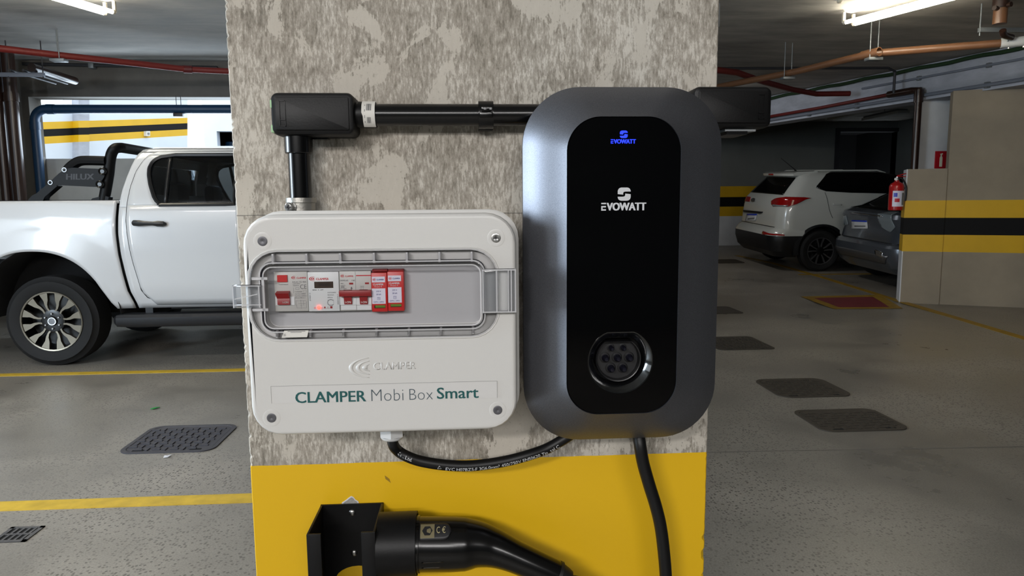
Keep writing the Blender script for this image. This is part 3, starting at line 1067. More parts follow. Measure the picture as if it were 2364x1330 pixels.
# vertical conduit down to the box
vx = U(692.5, 400, YC).x
VR = (U(718, 400, YC).x - U(667, 400, YC).x) / 2
ztop = JB[2]
zcl = U(692, 356, YC).z
zmt, zmb = U(692, 457, YC).z, U(692, 470, YC).z
tv = thing('conduit', 'short black vertical conduit joining the left conduit box and the white box', 'conduit', (vx, YC, 1.28))
g = G().tube([(vx, YC, ztop - .01), (vx, YC, zmt - .002)], VR, 28); part(g, 'pipe', 'black_gloss', tv)
g = G().lathe((vx, YC, ztop + .0005), (0, 0, -1), [(0, VR + .0034), (ztop - zcl - .001, VR + .0034), (ztop - zcl, VR + .0025), (ztop - zcl, VR)], 28); part(g, 'coupling', 'black_gloss', tv)
tf = thing('conduit_fitting', 'cast metal conduit connector with a cross screw on top of the white box', 'fitting', (vx, YC, 1.286))
g = G().lathe((vx, YC, zmt), (0, 0, -1), [(0, VR - .001), (0, VR + .0045), (.0055, VR + .0048), (.0062, VR + .0034), (zmt - 1.287, VR + .0034)], 28); part(g, 'sleeve', 'cast', tf)
sc = U(675, 479, .822)
g = G().lathe((sc.x, .829, sc.z), (-.25, -1, .05), [(0, .0072), (.005, .0072), (.0062, .0062), (.0062, .0052), (.0125, .0052), (.0135, .004), (.0138, 0)], 18); s1 = part(g, 'screw', 'steel', tf)
g = G().box(sc.x - .0062, sc.x - .0002, .8138, .8152, sc.z - .0002, sc.z + .0012).box(sc.x - .0038, sc.x - .0026, .8138, .8152, sc.z - .0025, sc.z + .0035); part(g, 'cross_slot', 'conduit_dark', s1)

# ================================================================ WHITE DISTRIBUTION BOX
YB_ = .757
bx0, bx1, bz0, bz1 = -.2415, .0525, 1.0465, 1.2905
tb = thing('distribution_box', 'white electrical box with a clear window and teal printed name label', 'electrical box', (-.095, YP, bz0))
g = G()
R_ = .033
ls = [at_y(rr(bx0 + .004, bx1 + .001, bz0 + .004, bz1 + .000, R_), YP - .0005),
      at_y(rr(bx0 + .002, bx1 + .0045, bz0 + .002, bz1 + .0035, R_), .815), at_y(rr(bx0 + .002, bx1 + .0045, bz0 + .002, bz1 + .0035, R_), .786),
      at_y(rr(bx0 + .004, bx1 + .0025, bz0 + .004, bz1 + .0015, R_), .7845)]
g.loft(ls, True, True)
part(g, 'base', 'box_white', tb)
lx0, lx1, lz0, lz1 = rect(577, 1150, 577, 781, .757)
wx0, wx1, wz0, wz1 = rect(616, 1113, 607, 752, .770)
g = G()
LR, WR = .030, .010
ls = [at_y(rr(bx0 + .0006, bx1 - .0006, bz0 + .0006, bz1 - .0006, R_), .7845), at_y(rr(bx0, bx1, bz0, bz1, R_), .778), at_y(rr(bx0, bx1, bz0, bz1, R_), .7625),
      at_y(rr(bx0 + .0012, bx1 - .0012, bz0 + .0012, bz1 - .0012, R_ - .001), .7590), at_y(rr(bx0 + .0030, bx1 - .0030, bz0 + .0030, bz1 - .0030, R_ - .003), .7573),
      at_y(rr(bx0 + .0048, bx1 - .0048, bz0 + .0048, bz1 - .0048, R_ - .0045), .7570), at_y(rr(bx0 + .0062, bx1 - .0062, bz0 + .0062, bz1 - .0062, R_ - .006), .7570),
      at_y(rr(lx0 - .0022, lx1 + .0022, lz0 - .0022, lz1 + .0022, LR + .002), .7570), at_y(rr(lx0 - .0014, lx1 + .0014, lz0 - .0014, lz1 + .0014, LR + .001), .7560),
      at_y(rr(lx0, lx1, lz0, lz1, LR), .7568), at_y(rr(lx0 + .0004, lx1 - .0004, lz0 + .0004, lz1 - .0004, LR), .7640),
      at_y(rr(wx0 - .001, wx1 + .001, wz0 - .001, wz1 + .001, WR), .7660), at_y(rr(wx0, wx1, wz0, wz1, WR), .7760), at_y(rr(wx0 + .0005, wx1 - .0005, wz0 + .0005, wz1 - .0005, WR), .7762)]
g.loft(ls, True, False)
cover = part(g, 'cover', 'box_white', tb)
g = G().box(wx0 - .004, wx1 + .004, .7763, .780, wz0 - .004, wz1 + .004); part(g, 'inner_panel', 'box_grey', tb)
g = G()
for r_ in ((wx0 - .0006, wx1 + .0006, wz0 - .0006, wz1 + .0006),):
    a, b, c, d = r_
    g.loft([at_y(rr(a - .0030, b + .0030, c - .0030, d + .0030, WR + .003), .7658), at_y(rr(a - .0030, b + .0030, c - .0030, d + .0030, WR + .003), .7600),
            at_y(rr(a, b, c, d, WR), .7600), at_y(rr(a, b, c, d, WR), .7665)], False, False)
part(g, 'window_dark_line', 'reflection_dark', tb)  # dark ring paints the internal-reflection line around the clear window
# clear lid: low dome with ribs on its slopes
ix0, ix1, iz0, iz1 = wx0 + .0022, wx1 - .0022, wz0 + .0022, wz1 - .0022
g = G().loft([at_y(rr(lx0 + .0008, lx1 - .0008, lz0 + .0008, lz1 - .0008, LR), .7600), at_y(rr(lx0 + .0008, lx1 - .0008, lz0 + .0008, lz1 - .0008, LR), .7562),
              at_y(rr(lx0 + .0030, lx1 - .0030, lz0 + .0030, lz1 - .0030, LR - .002), .7546),
              at_y(rr(ix0 - .004, ix1 + .004, iz0 - .004, iz1 + .004, WR + .003), .7538), at_y(rr(ix0 - .001, ix1 + .001, iz0 - .001, iz1 + .001, WR), .7522),
              at_y(rr(ix0, ix1, iz0, iz1, WR), .7520)], False, True)
lidc = part(g, 'lid', 'clear', tb, 'clear hinged window lid')
# lid edge rings, whitened to paint the bright highlight lines
g = G()
for a, b, c, d, r_, w, y0, y1 in ((lx0, lx1, lz0, lz1, LR, .0010, .7575, .7555), (ix0 - .0055, ix1 + .0055, iz0 - .0055, iz1 + .0055, WR + .004, .0016, .7560, .7538), (ix0 - .001, ix1 + .001, iz0 - .001, iz1 + .001, WR, .0013, .7545, .7519)):
    g.loft([at_y(rr(a, b, c, d, r_), y0), at_y(rr(a, b, c, d, r_), y1), at_y(rr(a + w, b - w, c + w, d - w, r_ - w * .5), y1), at_y(rr(a + w, b - w, c + w, d - w, r_ - w * .5), y0)], False, False)
part(g, 'lid_edge_highlight', 'clear_rib', lidc)
top_px = (630.5, 708, 786, 863.5, 939.5, 1014.5, 1089); bot_px = (640, 717, 793, 869.5, 944, 1018, 1092)
for k in range(7):
    x = U(top_px[k], 592, .757).x
    g = G().box(x - .0013, x + .0013, .7545, .7635, iz1 + .0032, lz1 - .003, 0, .0005); part(g, 'rib', 'clear_rib', lidc)
    x = U(bot_px[k], 762, .757).x
    g = G().box(x - .0013, x + .0013, .7545, .7635, lz0 + .003, iz0 - .0032, 0, .0005); part(g, 'rib', 'clear_rib', lidc)
# latch right, hinge tab left
a, b, c, d = rect(1113, 1191, 621, 721, .752)
g = G().box(a, b, .7485, .7570, c, d, 0, .0012); lt = part(g, 'latch', 'clear_edge', tb, 'clear latch')
g = G()
for x_, w in ((a + .0005, .0012), (a + .015, .0016), (a + .028, .0012), (b - .0060, .0014), (b - .0016, .0016)):
    g.box(x_, x_ + w, .7476, .7565, c + .001, d - .001)
g.box(a, b, .7478, .7568, c, c + .0016).box(a, b, .7478, .7568, d - .0016, d)
part(g, 'latch_rib', 'clear_rib', lt)
a, b, c, d = rect(541, 606, 658, 709, .752)
g = G().prism([(a, c + .001), (a + .003, c), (b, c), (b, d), (a + .003, d), (a, d - .001)], .7465, .7545); hg = part(g, 'hinge_tab', 'clear_edge', tb, 'clear hinge tab past the left edge')
g = G().box(a + .001, b, .7460, .7480, c + .0025, c + .0035).box(a, a + .0012, .7460, .7548, c, d).box(a + .027, a + .0285, .7458, .7548, c, d).box(a, b, .7460, .7548, d - .001, d).prism([(a + .002, c + .009), (a + .026, c + .014), (a + .026, c + .015), (a + .002, c + .010)], .7462, .747)
part(g, 'hinge_rib', 'clear_rib', hg)
g = G()
for px0, px1, py0, py1 in ((582, 618, 640, 646), (584, 620, 712, 718), (606, 612, 640, 718)):
    g.box(*[v for v in (rect(px0, px1, py0, py1, .752)[0], rect(px0, px1, py0, py1, .752)[1])], .7500, .7530, rect(px0, px1, py0, py1, .752)[2], rect(px0, px1, py0, py1, .752)[3])
part(g, 'hinge_bar', 'clear_rib', hg)
# cover screws in their wells
for k, (px, py) in enumerate(((606, 557), (1145, 549.5), (627, 965), (1149, 947))):
    c = U(px, py, .757)
    g = G().lathe((c.x, .757, c.z), (0, -1, 0), [(-.0002, .0098), (.0001, .0096), (.0002, .0090), (.0002, .0062), (.0001, .0054), (-.004, .0050)], 24)
    w = part(g, 'screw_well', 'box_white', cover)
    g = G().lathe((c.x, .7574, c.z), (0, -1, 0), [(0, .0052), (.0009, .0051), (.0012, .0042), (.0008, .0018), (.0004, 0)], 20)
    s = part(g, 'screw', 'steel' if k == 1 else 'screw_dark', tb)
    if k == 1:
        g = G().box(c.x - .003, c.x + .003, .7555, .7563, c.z - .0005, c.z + .0005).box(c.x - .0005, c.x + .0005, .7555, .7563, c.z - .003, c.z + .003); part(g, 'slot', 'conduit_dark', s)
# moulded maker's mark
a, b, c, d = rect(805, 856, 826, 873, .757)
g = G(); swirl(g, a, b, c, d, .7568)
a, b, c, d = rect(862, 960, 836, 853, .757); letters(g, 'CLAMPER', a, b, c, d, .7568, .03)
o = part(g, 'moulded_mark', 'box_white', cover)
mo = o.modifiers.new('thickness', 'SOLIDIFY'); mo.thickness = .00018; mo.offset = 0
# name label
a, b, _, _ = rect(626, 1148, 893, 930, .757); c, d = U(885, 925, .757).z, U(885, 885.5, .757).z
g = G().prism(rr(a, b, c, d, .0008, 2), .7571, .7567); nl = part(g, 'name_label', 'label_film', tb)
g = G().box(a, b, .7565, .7568, d - .00025, d).box(a, a + .00025, .7565, .7568, c, d).box(b - .00025, b, .7565, .7568, c, d); part(g, 'label_edge', 'module_shade', nl)
mid = lambda x: .5 * (U(x, 905, .7566).x + U(x, 905, .7566).x)
zc = lambda px, py: U(px, py, .7566).z
zb_, zt_ = zc(763, 929), zc(763, 903.5)
for wd_, xa, xb, za_, zz_, bo, mt_, lb_ in (('CLAMPER', 681, 845, zb_, zt_, .022, 'teal', 'bold dark teal lettering'), ('Smart', 1008.5, 1105, zb_ + .0008, zt_ + .0012, .022, 'teal', 'bold dark teal lettering'),
                               ('Mobi', 857, 931, zb_ + .0002, zt_ + .0008, -.020, 'thin_grey', 'thin slate lettering'), ('Box', 945, 999, zb_ + .0005, zt_ + .0004, -.020, 'thin_grey', 'thin slate lettering')):
    g = G(); letters(g, wd_, mid(xa), mid(xb), za_, zz_, .7564, bo); part(g, 'lettering', mt_, nl, lb_)
# small rating sticker on the lower flange of the lid
a, b, c, d = rect(650, 713, 763, 779, .7535)
g = G().prism([(a, c), (b - .002, c), (b, d), (a + .003, d)], .7536, .7533); rs = part(g, 'rating_sticker', 'sticker', tb)
g = G()
a, b, c, d = rect(664, 705, 764.5, 767, .7534)
g.box(a, b, .7531, .7534, d - .0005, d).box(a + .003, b - .004, .7531, .7534, c - .0003, c + .0001)
a, b, c, d = rect(653, 660, 770.5, 776, .7534); letters(g, 'RoHS', a, b, c, d, .7531, 0, rot=90)
part(g, 'fine_print', 'print_grey', rs)
# cable gland below
gx = U(905, 1010, .80).x
GZ = U(905, 1019, .795).z
g = G().lathe((gx, .803, bz0 + .004), (0, 0, -1), [(0, .0150), (.009, .0150), (.0095, .0128), (.012, .0128)], 24)
gl = part(g, 'cable_gland', 'gland', tb)
g = G()
hexa = [(gx + .0150 * math.cos(PI / 6 + k * PI / 3), .803 + .0150 * math.sin(PI / 6 + k * PI / 3)) for k in range(6)]
g.prism_z(hexa, GZ + .0045, bz0 - .006); part(g, 'hex_nut', 'gland', gl)
g = G().lathe((gx, .803, GZ + .0046), (0, 0, -1), [(0, .0140), (.002, .0136), (.0040, .0118), (.0050, .0085)], 24, cap1=True); part(g, 'dome_nut', 'gland', gl)

# ================================================================ DIN-RAIL MODULES (each a thing of its own)
YM = .7665


def mp(cx, cy, Y=YM):
    return U(620 + cx / 6.953, 600 + cy / 6.953, Y)


def mr(c0, c1, r0, r1, Y=YM):
    return rect(620 + c0 / 6.953, 620 + c1 / 6.953, 600 + r0 / 6.953, 600 + r1 / 6.953, Y)


def flat(g, c0, c1, r0, r1, Y, th=.0002, mi=0):
    a, b, c, d = mr(c0, c1, r0, r1, Y)
    g.box(a, b, Y - th, Y + .0003, c, d, mi)
    return g


def word(g, body, c0, c1, r0, r1, Y, bold=0.0, rot=0):
    a, b, c, d = mr(c0, c1, r0, r1, Y)
    letters(g, body, a, b, c, d, Y - .00025, bold, rot=rot)
    return g


def logo(par, c0, c1, w0, w1, r0, r1, Y, mat, mat2=None):
    g = G(); a, b, c, d = mr(c0, c1, r0, r1, Y); swirl(g, a, b, c, d, Y - .00025)
    m = (r0 + r1) / 2; h = (r1 - r0) * .24
    if mat2 is None:
        word(g, 'CLAMPER', w0, w1, m - h + 3, m + h + 3, Y, .03); part(g, 'maker_mark', mat, par)
    else:
        part(g, 'maker_mark', mat, par); g = G(); word(g, 'CLAMPER', w0, w1, m - h, m + h, Y, .03); part(g, 'maker_name', mat2, par)


ZB = mp(900, 828).z
YBK = .7762


def module(name, label, cat, c0, c1, r0, r1, mat, Y=YM, yb=YBK, bev=.0006):
    a, b, c, d = mr(c0, c1, r0, r1, Y)
    t = thing(name, label, cat, ((a + b) / 2, yb, c))
    g = G().box(a + .00015, b - .00015, Y, yb, c, d, 0, bev)
    part(g, 'housing', mat, t)
    return t


# residual current device
t = module('residual_current_breaker', 'grey-white breaker module with a square red test button, leftmost in the box window', 'breaker', 92, 632, 190, 828, 'module_white')
g = G(); flat(g, 143, 304, 244, 354, YM, .0016); part(g, 'test_button', 'red', t)
g = G(); flat(g, 112, 420, 590, 726, YM, .0008); part(g, 'lever_surround', 'module_bright', t)
a, b, c, d = mr(140, 350, 500, 715, YM)
zm = mp(250, 615).z
g = G(); g.loft([[(a + .0004, YM, c), (b, YM, c), (b, YM, d), (a, YM, d)], [(a + .0008, YM - .0035, c), (b, YM - .0035, c), (b, YM - .0035, zm), (a + .0008, YM - .0035, zm)]], False, True)
g.loft([[(a + .0008, YM - .0035, zm), (b, YM - .0035, zm), (b, YM, d), (a, YM, d)], [(a + .0008, YM - .0036, zm), (b, YM - .0036, zm), (b - .0004, YM - .0065, d - .002), (a - .0006, YM - .0065, d - .002)]], True, True)
lv_ = part(g, 'lever', 'red_dark', t)
g = G(); word(g, 'I-ON', 228, 318, 668, 698, YM - .0036, .02); part(g, 'lever_print', 'module_white', lv_)
logo(t, 364, 434, 448, 604, 258, 314, YM, 'print_red')
g = G(); word(g, 'EXLA-1S2 40A', 385, 604, 343, 365, YM); word(g, 'Teste/mensal', 160, 314, 384, 402, YM); word(g, '230/240V~', 388, 520, 377, 392, YM); word(g, '50/60Hz', 390, 490, 405, 419, YM)
word(g, 'I n=0.03A', 425, 540, 503, 521, YM); word(g, 'Inc=Icm=6000A', 430, 598, 538, 553, YM); word(g, 'Im=Idm=6000A', 430, 612, 570, 584, YM); word(g, 'IEC61008-2-1', 430, 590, 602, 616, YM)
part(g, 'fine_print', 'print_grey', t)
g = G(); word(g, 'CE', 508, 610, 396, 465, YM, -.008); part(g, 'ce_mark', 'print_grey', t)
g = G()
for c0, c1, r0, r1 in ((440, 600, 655, 658), (440, 443, 655, 740), (455, 610, 770, 773), (520, 523, 640, 785), (560, 563, 655, 735), (607, 610, 665, 770), (480, 600, 700, 703), (455, 458, 720, 773), (500, 545, 735, 738), (435, 490, 445, 448), (435, 490, 474, 477), (435, 438, 445, 477), (487, 490, 445, 477), (398, 401, 440, 535), (556, 608, 490, 492), (556, 608, 519, 521), (556, 558, 490, 521), (606, 608, 490, 521)):
    flat(g, c0, c1, r0, r1, YM, .0002)
part(g, 'wiring_diagram', 'print_mid', t)

# energy meter
t = module('energy_meter', 'bright white meter module with a small brown display and glowing red light', 'meter', 632, 1136, 193, 825, 'module_bright', .7660)
Y = .7660
logo(t, 650, 745, 762, 966, 266, 342, Y, 'print_red')
g = G(); flat(g, 735, 1038, 349, 452, Y, .0004); lc = part(g, 'display', 'lcd', t)
g = G(); word(g, '000001', 800, 995, 372, 420, Y - .0005, 0); part(g, 'digits', 'lcd_digit', lc)
g = G(); word(g, 'BM6S  R  APP', 708, 880, 474, 492, Y); word(g, '127/220V', 948, 1085, 514, 534, Y); word(g, '80(50)A', 948, 1050, 555, 575, Y); word(g, '60Hz', 948, 1030, 594, 612, Y)
word(g, 'BT00001 D', 655, 676, 530, 655, Y, rot=90); word(g, '00001574 7', 1104, 1126, 552, 714, Y, rot=90)
part(g, 'fine_print', 'print_grey', t)
g = G()
for c0, c1, r0, r1 in ((950, 1046, 642, 645), (950, 1046, 717, 720), (950, 953, 642, 720), (1043, 1046, 642, 720)):
    flat(g, c0, c1, r0, r1, Y)
c = mp(1000, 685, Y)
arc = [(c.x + .0038 * math.cos(math.radians(40 + 15 * k)), c.z + .0038 * math.sin(math.radians(40 + 15 * k))) for k in range(20)]
arc2 = [(c.x + .0030 * math.cos(math.radians(40 + 15 * k)), c.z + .0030 * math.sin(math.radians(40 + 15 * k))) for k in range(20)]
g.add([(x, Y - .0003, z) for x, z in arc + arc2], [(k, k + 1, 21 + k, 20 + k) for k in range(19)])
part(g, 'reset_symbol', 'print_mid', t)


def disc(g, cx, cy, r, Y, th=.0003, ring=0):
    c = mp(cx, cy, Y); r = r / 6.953 * Y / FPX * 1.0
    if ring:
        g.lathe((c.x, Y + .0002, c.z), (0, -1, 0), [(0, r), (th, r), (th, r * ring), (0, r * ring)], 18)
    else:
        g.lathe((c.x, Y + .0002, c.z), (0, -1, 0), [(0, r), (th, r), (th * 1.2, 0)], 18)
    return g


g = disc(G(), 808, 765, 28, Y, .0012); part(g, 'lit_indicator', 'led_red', t, 'glowing red light')
g = disc(disc(G(), 746, 772, 15, Y, .0004, .7), 862, 774, 15, Y, .0004, .7); part(g, 'indicator_ring', 'led_dim', t)
g = G(); flat(g, 893, 915, 752, 780, Y); flat(g, 990, 1026, 744, 780, Y)
for c0, c1, r0, r1 in ((930, 946, 780, 783), (943, 946, 755, 783), (943, 962, 755, 758), (960, 963, 755, 783), (960, 978, 780, 783)):
    flat(g, c0, c1, r0, r1, Y)
part(g, 'indicator_print', 'red_dark', t)

# two-pole breaker
t = module('circuit_breaker', 'grey-white two-pole breaker module with linked red levers in the box window', 'breaker', 1140, 1654, 180, 815, 'module_white')
Y = YM
g = G(); flat(g, 1393, 1397, 185, 480, Y, .0002); flat(g, 1413, 1416, 725, 812, Y, .0002); part(g, 'pole_joint', 'module_shade', t)
for c0, c1 in ((1148, 1410), (1412, 1654)):
    g = G(); flat(g, c0, c1, 585, 722, Y, .0010); part(g, 'lever_surround', 'module_bright', t)
logo(t, 1155, 1216, 1228, 1362, 232, 286, Y, 'print_red')
g = G(); flat(g, 1404, 1642, 243, 259, Y); part(g, 'red_rule', 'print_red', t)
g = G(); flat(g, 1294, 1358, 366, 396, Y); flat(g, 1548, 1612, 362, 391, Y); part(g, 'indicator', 'red_dark', t)
g = G(); word(g, 'DKM2-63', 1150, 1276, 320, 342, Y, .01); word(g, 'C40', 1330, 1384, 320, 342, Y, .01); word(g, '400V~', 1156, 1212, 372, 388, Y); word(g, '50/60Hz', 1156, 1232, 402, 416, Y)
word(g, '3000', 1158, 1218, 424, 448, Y, .01); word(g, 'IEC60898', 1156, 1250, 458, 470, Y)
flat(g, 1329, 1333, 440, 482, Y)
c = mp(1331, 436, Y); g.add([(c.x - .0012, Y - .0003, c.z - .002), (c.x + .0012, Y - .0003, c.z - .002), (c.x, Y - .0003, c.z + .0005)], [(0, 1, 2)])
for c0 in (1484, 1516):
    flat(g, c0, c0 + 3, 450, 482, Y); flat(g, c0 - 8, c0 + 10, 420, 423, Y); flat(g, c0 - 8, c0 - 5, 420, 448, Y); flat(g, c0 + 8, c0 + 11, 420, 448, Y)
part(g, 'fine_print', 'print_grey', t)
a, b, c, d = mr(1134, 1652, 487, 585, Y - .006)
g = G().box(a, b, Y - .0085, Y - .0030, c, d, 0, .0006)
for c0, c1 in ((1212, 1342), (1465, 1594)):
    p, q, r_, s = mr(c0, c1, 585, 714, Y - .002)
    g.loft([[(p, Y, r_), (q, Y, r_), (q, Y, d), (p, Y, d)], [(p + .0002, Y - .0026, r_ + .0002), (q - .0002, Y - .0026, r_ + .0002), (q, Y - .0065, d), (p, Y - .0065, d)]])
lv_ = part(g, 'lever', 'red_dark', t)
g = G(); word(g, 'I-ON', 1230, 1322, 662, 696, Y - .0034, .02); word(g, 'I-ON', 1486, 1578, 662, 696, Y - .0034, .02); part(g, 'lever_print', 'sticker', lv_)
g = G(); flat(g, 1166, 1410, 728, 800, Y, .0006); flat(g, 1418, 1652, 728, 800, Y, .0006); part(g, 'label_carrier', 'module_bright', t)

# two surge protectors
Ys = .7632
for k, (dx, dy, lab) in enumerate(((0, 0, 'red surge protector module beside the breaker levers, nearer the middle'), (258, -19, 'red surge protector module at the right end of the row, next to blank grey panel'))):
    t = module('surge_protector', lab, 'surge protector', 1650 + dx, 1908 + dx + (10 if k else 0), 208 + dy, 834 + (-12 if k else 0), 'red', Ys, bev=.0008)
    t['group'] = 'red surge protector modules in the box window'
    a, b, c, d = mr(1660 + dx, 1908 + dx, 150, 208 + dy, Ys + .004)
    g = G().box(a, b, Ys + .0045, YBK, mr(0, 10, 215, 220, Ys)[2], d, 0, .0004); part(g, 'rear_step', 'red_dark', t)
    g = G(); flat(g, 1657 + dx, 1868 + dx, 269 + dy, 361 + dy, Ys, .0003); l1 = part(g, 'upper_label', 'label_white', t)
    logo(l1, 1670 + dx, 1722 + dx, 1732 + dx, 1850 + dx, 294 + dy, 342 + dy, Ys - .0003, 'print_red', 'print_blue')
    g = G(); word(g, 'CLAMPER', 1676 + dx, 1845 + dx, 381 + dy, 409 + dy, Ys, .03); word(g, 'Front V', 1703 + dx, 1822 + dx, 420 + dy, 441 + dy, Ys); part(g, 'white_print', 'print_white', t)
    g = G(); flat(g, 1661 + dx, 1878 + dx, 459 + dy, 706 + dy, Ys, .0003); l2 = part(g, 'lower_label', 'label_white', t)
    g = G(); Yl = Ys - .0003
    word(g, '275 V', 1728 + dx, 1804 + dx, 494 + dy, 516 + dy, Yl, .02); word(g, '20 kA', 1728 + dx, 1808 + dx, 543 + dy, 565 + dy, Yl, .02); word(g, 'DPS | SPD', 1690 + dx, 1852 + dx, 667 + dy, 690 + dy, Yl, .02)
    for c0, c1, r0, r1 in ((1748, 1794, 598, 601), (1748, 1794, 638, 641), (1748, 1751, 598, 641), (1791, 1794, 598, 641)):
        flat(g, c0 + dx, c1 + dx, r0 + dy, r1 + dy, Yl)
    word(g, 'T2', 1757 + dx, 1785 + dx, 609 + dy, 630 + dy, Yl)
    part(g, 'rating_print', 'print_blue', l2)
    g = G(); flat(g, 1700 + dx, 1876 + dx, 730 + dy, 776 + dy, Ys, .0001); w = part(g, 'window_slot', 'hole', t)
    g = G(); flat(g, (1714 if k == 0 else 1704) + dx, 1874 + dx, 729 + dy, 766 + dy, Ys, .0004); part(g, 'status_window', 'green_window', t, 'green status window')

# ================================================================ EV CHARGER
t = thing('ev_charger', 'dark grey wall charger with rounded frame, black glass face and round inlet', 'charger', (.172, YP, 1.036))
YO, YI = .797, .757
ox0, ox1, oz0, oz1 = rect(1208, 1658, 201, 1012, YO)
gx0, gx1, gz0, gz1 = rect(1308, 1567, 269, 955, YI)
RO, RI = .066, .037
cz = (gz0 + gz1) / 2
g = G()
n = 12
ls = [at_y(rr(ox0 + .004, ox1 - .004, oz0 + .004, oz1 - .004, RO - .004, n), .8195), at_y(rr(ox0 + .004, ox1 - .004, oz0 + .004, oz1 - .004, RO - .004, n), YO + .010)]
g.loft(ls, True, True)
back = part(g, 'back_shell', 'black_satin', t, 'black back shell')
part(G().box(ox0 + .05, ox1 - .05, .8195, YP - .0005, oz0 + .06, 1.365, 0, .002), 'mount_plate', 'black_satin', t)
g = G()
ls = [at_y(rr(ox0 + .001, ox1 - .001, oz0 + .001, oz1 - .001, RO - .001, n), YO + .014), at_y(rr(ox0, ox1, oz0, oz1, RO, n), YO + .010), at_y(rr(ox0, ox1, oz0, oz1, RO, n), YO + .002)]
for k in range(0, 13):
    f = k / 12
    # from the outer edge to the glass: a soft swelling slope
    def mix(a, b):
        return a + (b - a) * f
    y = YO - (YO - YI + .001) * (f + .10 * math.sin(f * PI) * (1 - f))
    ls.append(at_y(rr(mix(ox0, gx0), mix(ox1, gx1), mix(oz0, gz0), mix(oz1, gz1), mix(RO, RI), n), y))
ls.append(at_y(rr(gx0 + .0003, gx1 - .0003, gz0 + .0003, gz1 - .0003, RI, n), YI + .004))
g.loft(ls, False, False)
part(g, 'frame', 'gun', t)
# glass face with the inlet hole
IC = U(1432, 834, YI)
icx, icz = IC.x, IC.z
IR = .0372


def inlet_loop(r, n_, flatk, y, dx=0, dz=0):
    """circle with flattened top, Type 2 shape; n_ points matching rr loops"""
    out = []
    for k in range(n_):
        a = math.radians(45 * 0 + 360 * (k + .5) / n_)
        x = r * math.cos(a); z = r * math.sin(a)
        z = min(z, r * flatk)
        out.append((icx + dx + x, y, icz + dz + z))
    return out


N4 = 4 * (n + 1)
outer = at_y(rr(gx0 + .0004, gx1 - .0004, gz0 + .0004, gz1 - .0004, RI, n), YI + .0008)
g = G()
g.loft([at_y(rr(gx0 + .0004, gx1 - .0004, gz0 + .0004, gz1 - .0004, RI, n), YI + .004), outer,
        at_y(rr(gx0 + .0010, gx1 - .0010, gz0 + .0010, gz1 - .0010, RI - .0005, n), YI + .0002), inlet_loop(IR, N4, .90, YI + .0002), inlet_loop(IR, N4, .90, YI + .004)], False, False)
part(g, 'glass_face', 'glass_black', t, 'black glass face')
g = G().loft([inlet_loop(IR + .0002, N4, .90, YI + .001), inlet_loop(IR, N4, .90, YI - .0004), inlet_loop(IR - .0012, N4, .90, YI - .0003), inlet_loop(IR - .0072, N4, .88, YI + .0055), inlet_loop(IR - .0075, N4, .88, YI + .006)], False, False)
part(g, 'bevel_ring', 'inlet_ring', t)
g = G().loft([inlet_loop(IR - .0074, N4, .88, YI + .0058), inlet_loop(IR - .0074, N4, .88, YI + .028), inlet_loop(.001, N4, 1, YI + .028)], False, True)
part(g, 'inlet_well', 'inlet', t)
g = G().loft([inlet_loop(.0262, N4, .80, YI + .028), inlet_loop(.0262, N4, .80, YI + .009), inlet_loop(.0256, N4, .80, YI + .0084), inlet_loop(.0246, N4, .80, YI + .0088), inlet_loop(.0243, N4, .80, YI + .012), inlet_loop(.0240, N4, .80, YI + .0168)], False, True)
core = part(g, 'inlet_core', 'inlet', t)
g = G().loft([inlet_loop(.0238, N4, .80, YI + .0170), inlet_loop(.0234, N4, .80, YI + .0162)], False, True); fc = part(g, 'inlet_face', 'inlet_face', core)
for (dx, dz, r) in ((-.0078, .0125, .0030), (.0062, .0125, .0030), (-.0145, .0010, .0042), (-.0006, .0010, .0042), (.0134, .0010, .0042), (-.0078, -.0112, .0042), (.0062, -.0112, .0042)):
    g = G().lathe((icx + dx, YI + .0166, icz + dz), (0, -1, 0), [(0, r * 1.5), (.0006, r * 1.48), (.0007, r * 1.3), (.0002, r * 1.2), (.0002, 0.0001)], 18); part(g, 'pin_well', 'rim_black', core)
    g = G().lathe((icx + dx, YI + .0165, icz + dz), (0, -1, 0), [(0, r), (.0045, r), (.0055, r * .82), (.0105, r * .74), (.0120, r * .5), (.0122, 0)], 16)
    part(g, 'pin', 'pin', core)
# maker's marks
a, b, c, d = rect(1426, 1456, 433, 463, YI); a2, b2, c2, d2 = rect(1388, 1492, 468, 486, YI)
g = G(); bolt_emblem(g, a, b, c, d, YI - .0001); wordmark(g, a2, b2, c2, d2, YI - .0001); part(g, 'printed_logo', 'logo_white', t, 'silver white logo and word')
a, b, c, d = rect(1431, 1449, 301.5, 318.5, YI); a2, b2, c2, d2 = rect(1410, 1468, 321.5, 331.5, YI)
g = G(); bolt_emblem(g, a, b, c, d, YI - .0001); wordmark(g, a2, b2, c2, d2, YI - .0001); part(g, 'lit_logo', 'logo_blue', t, 'lit blue logo and word')

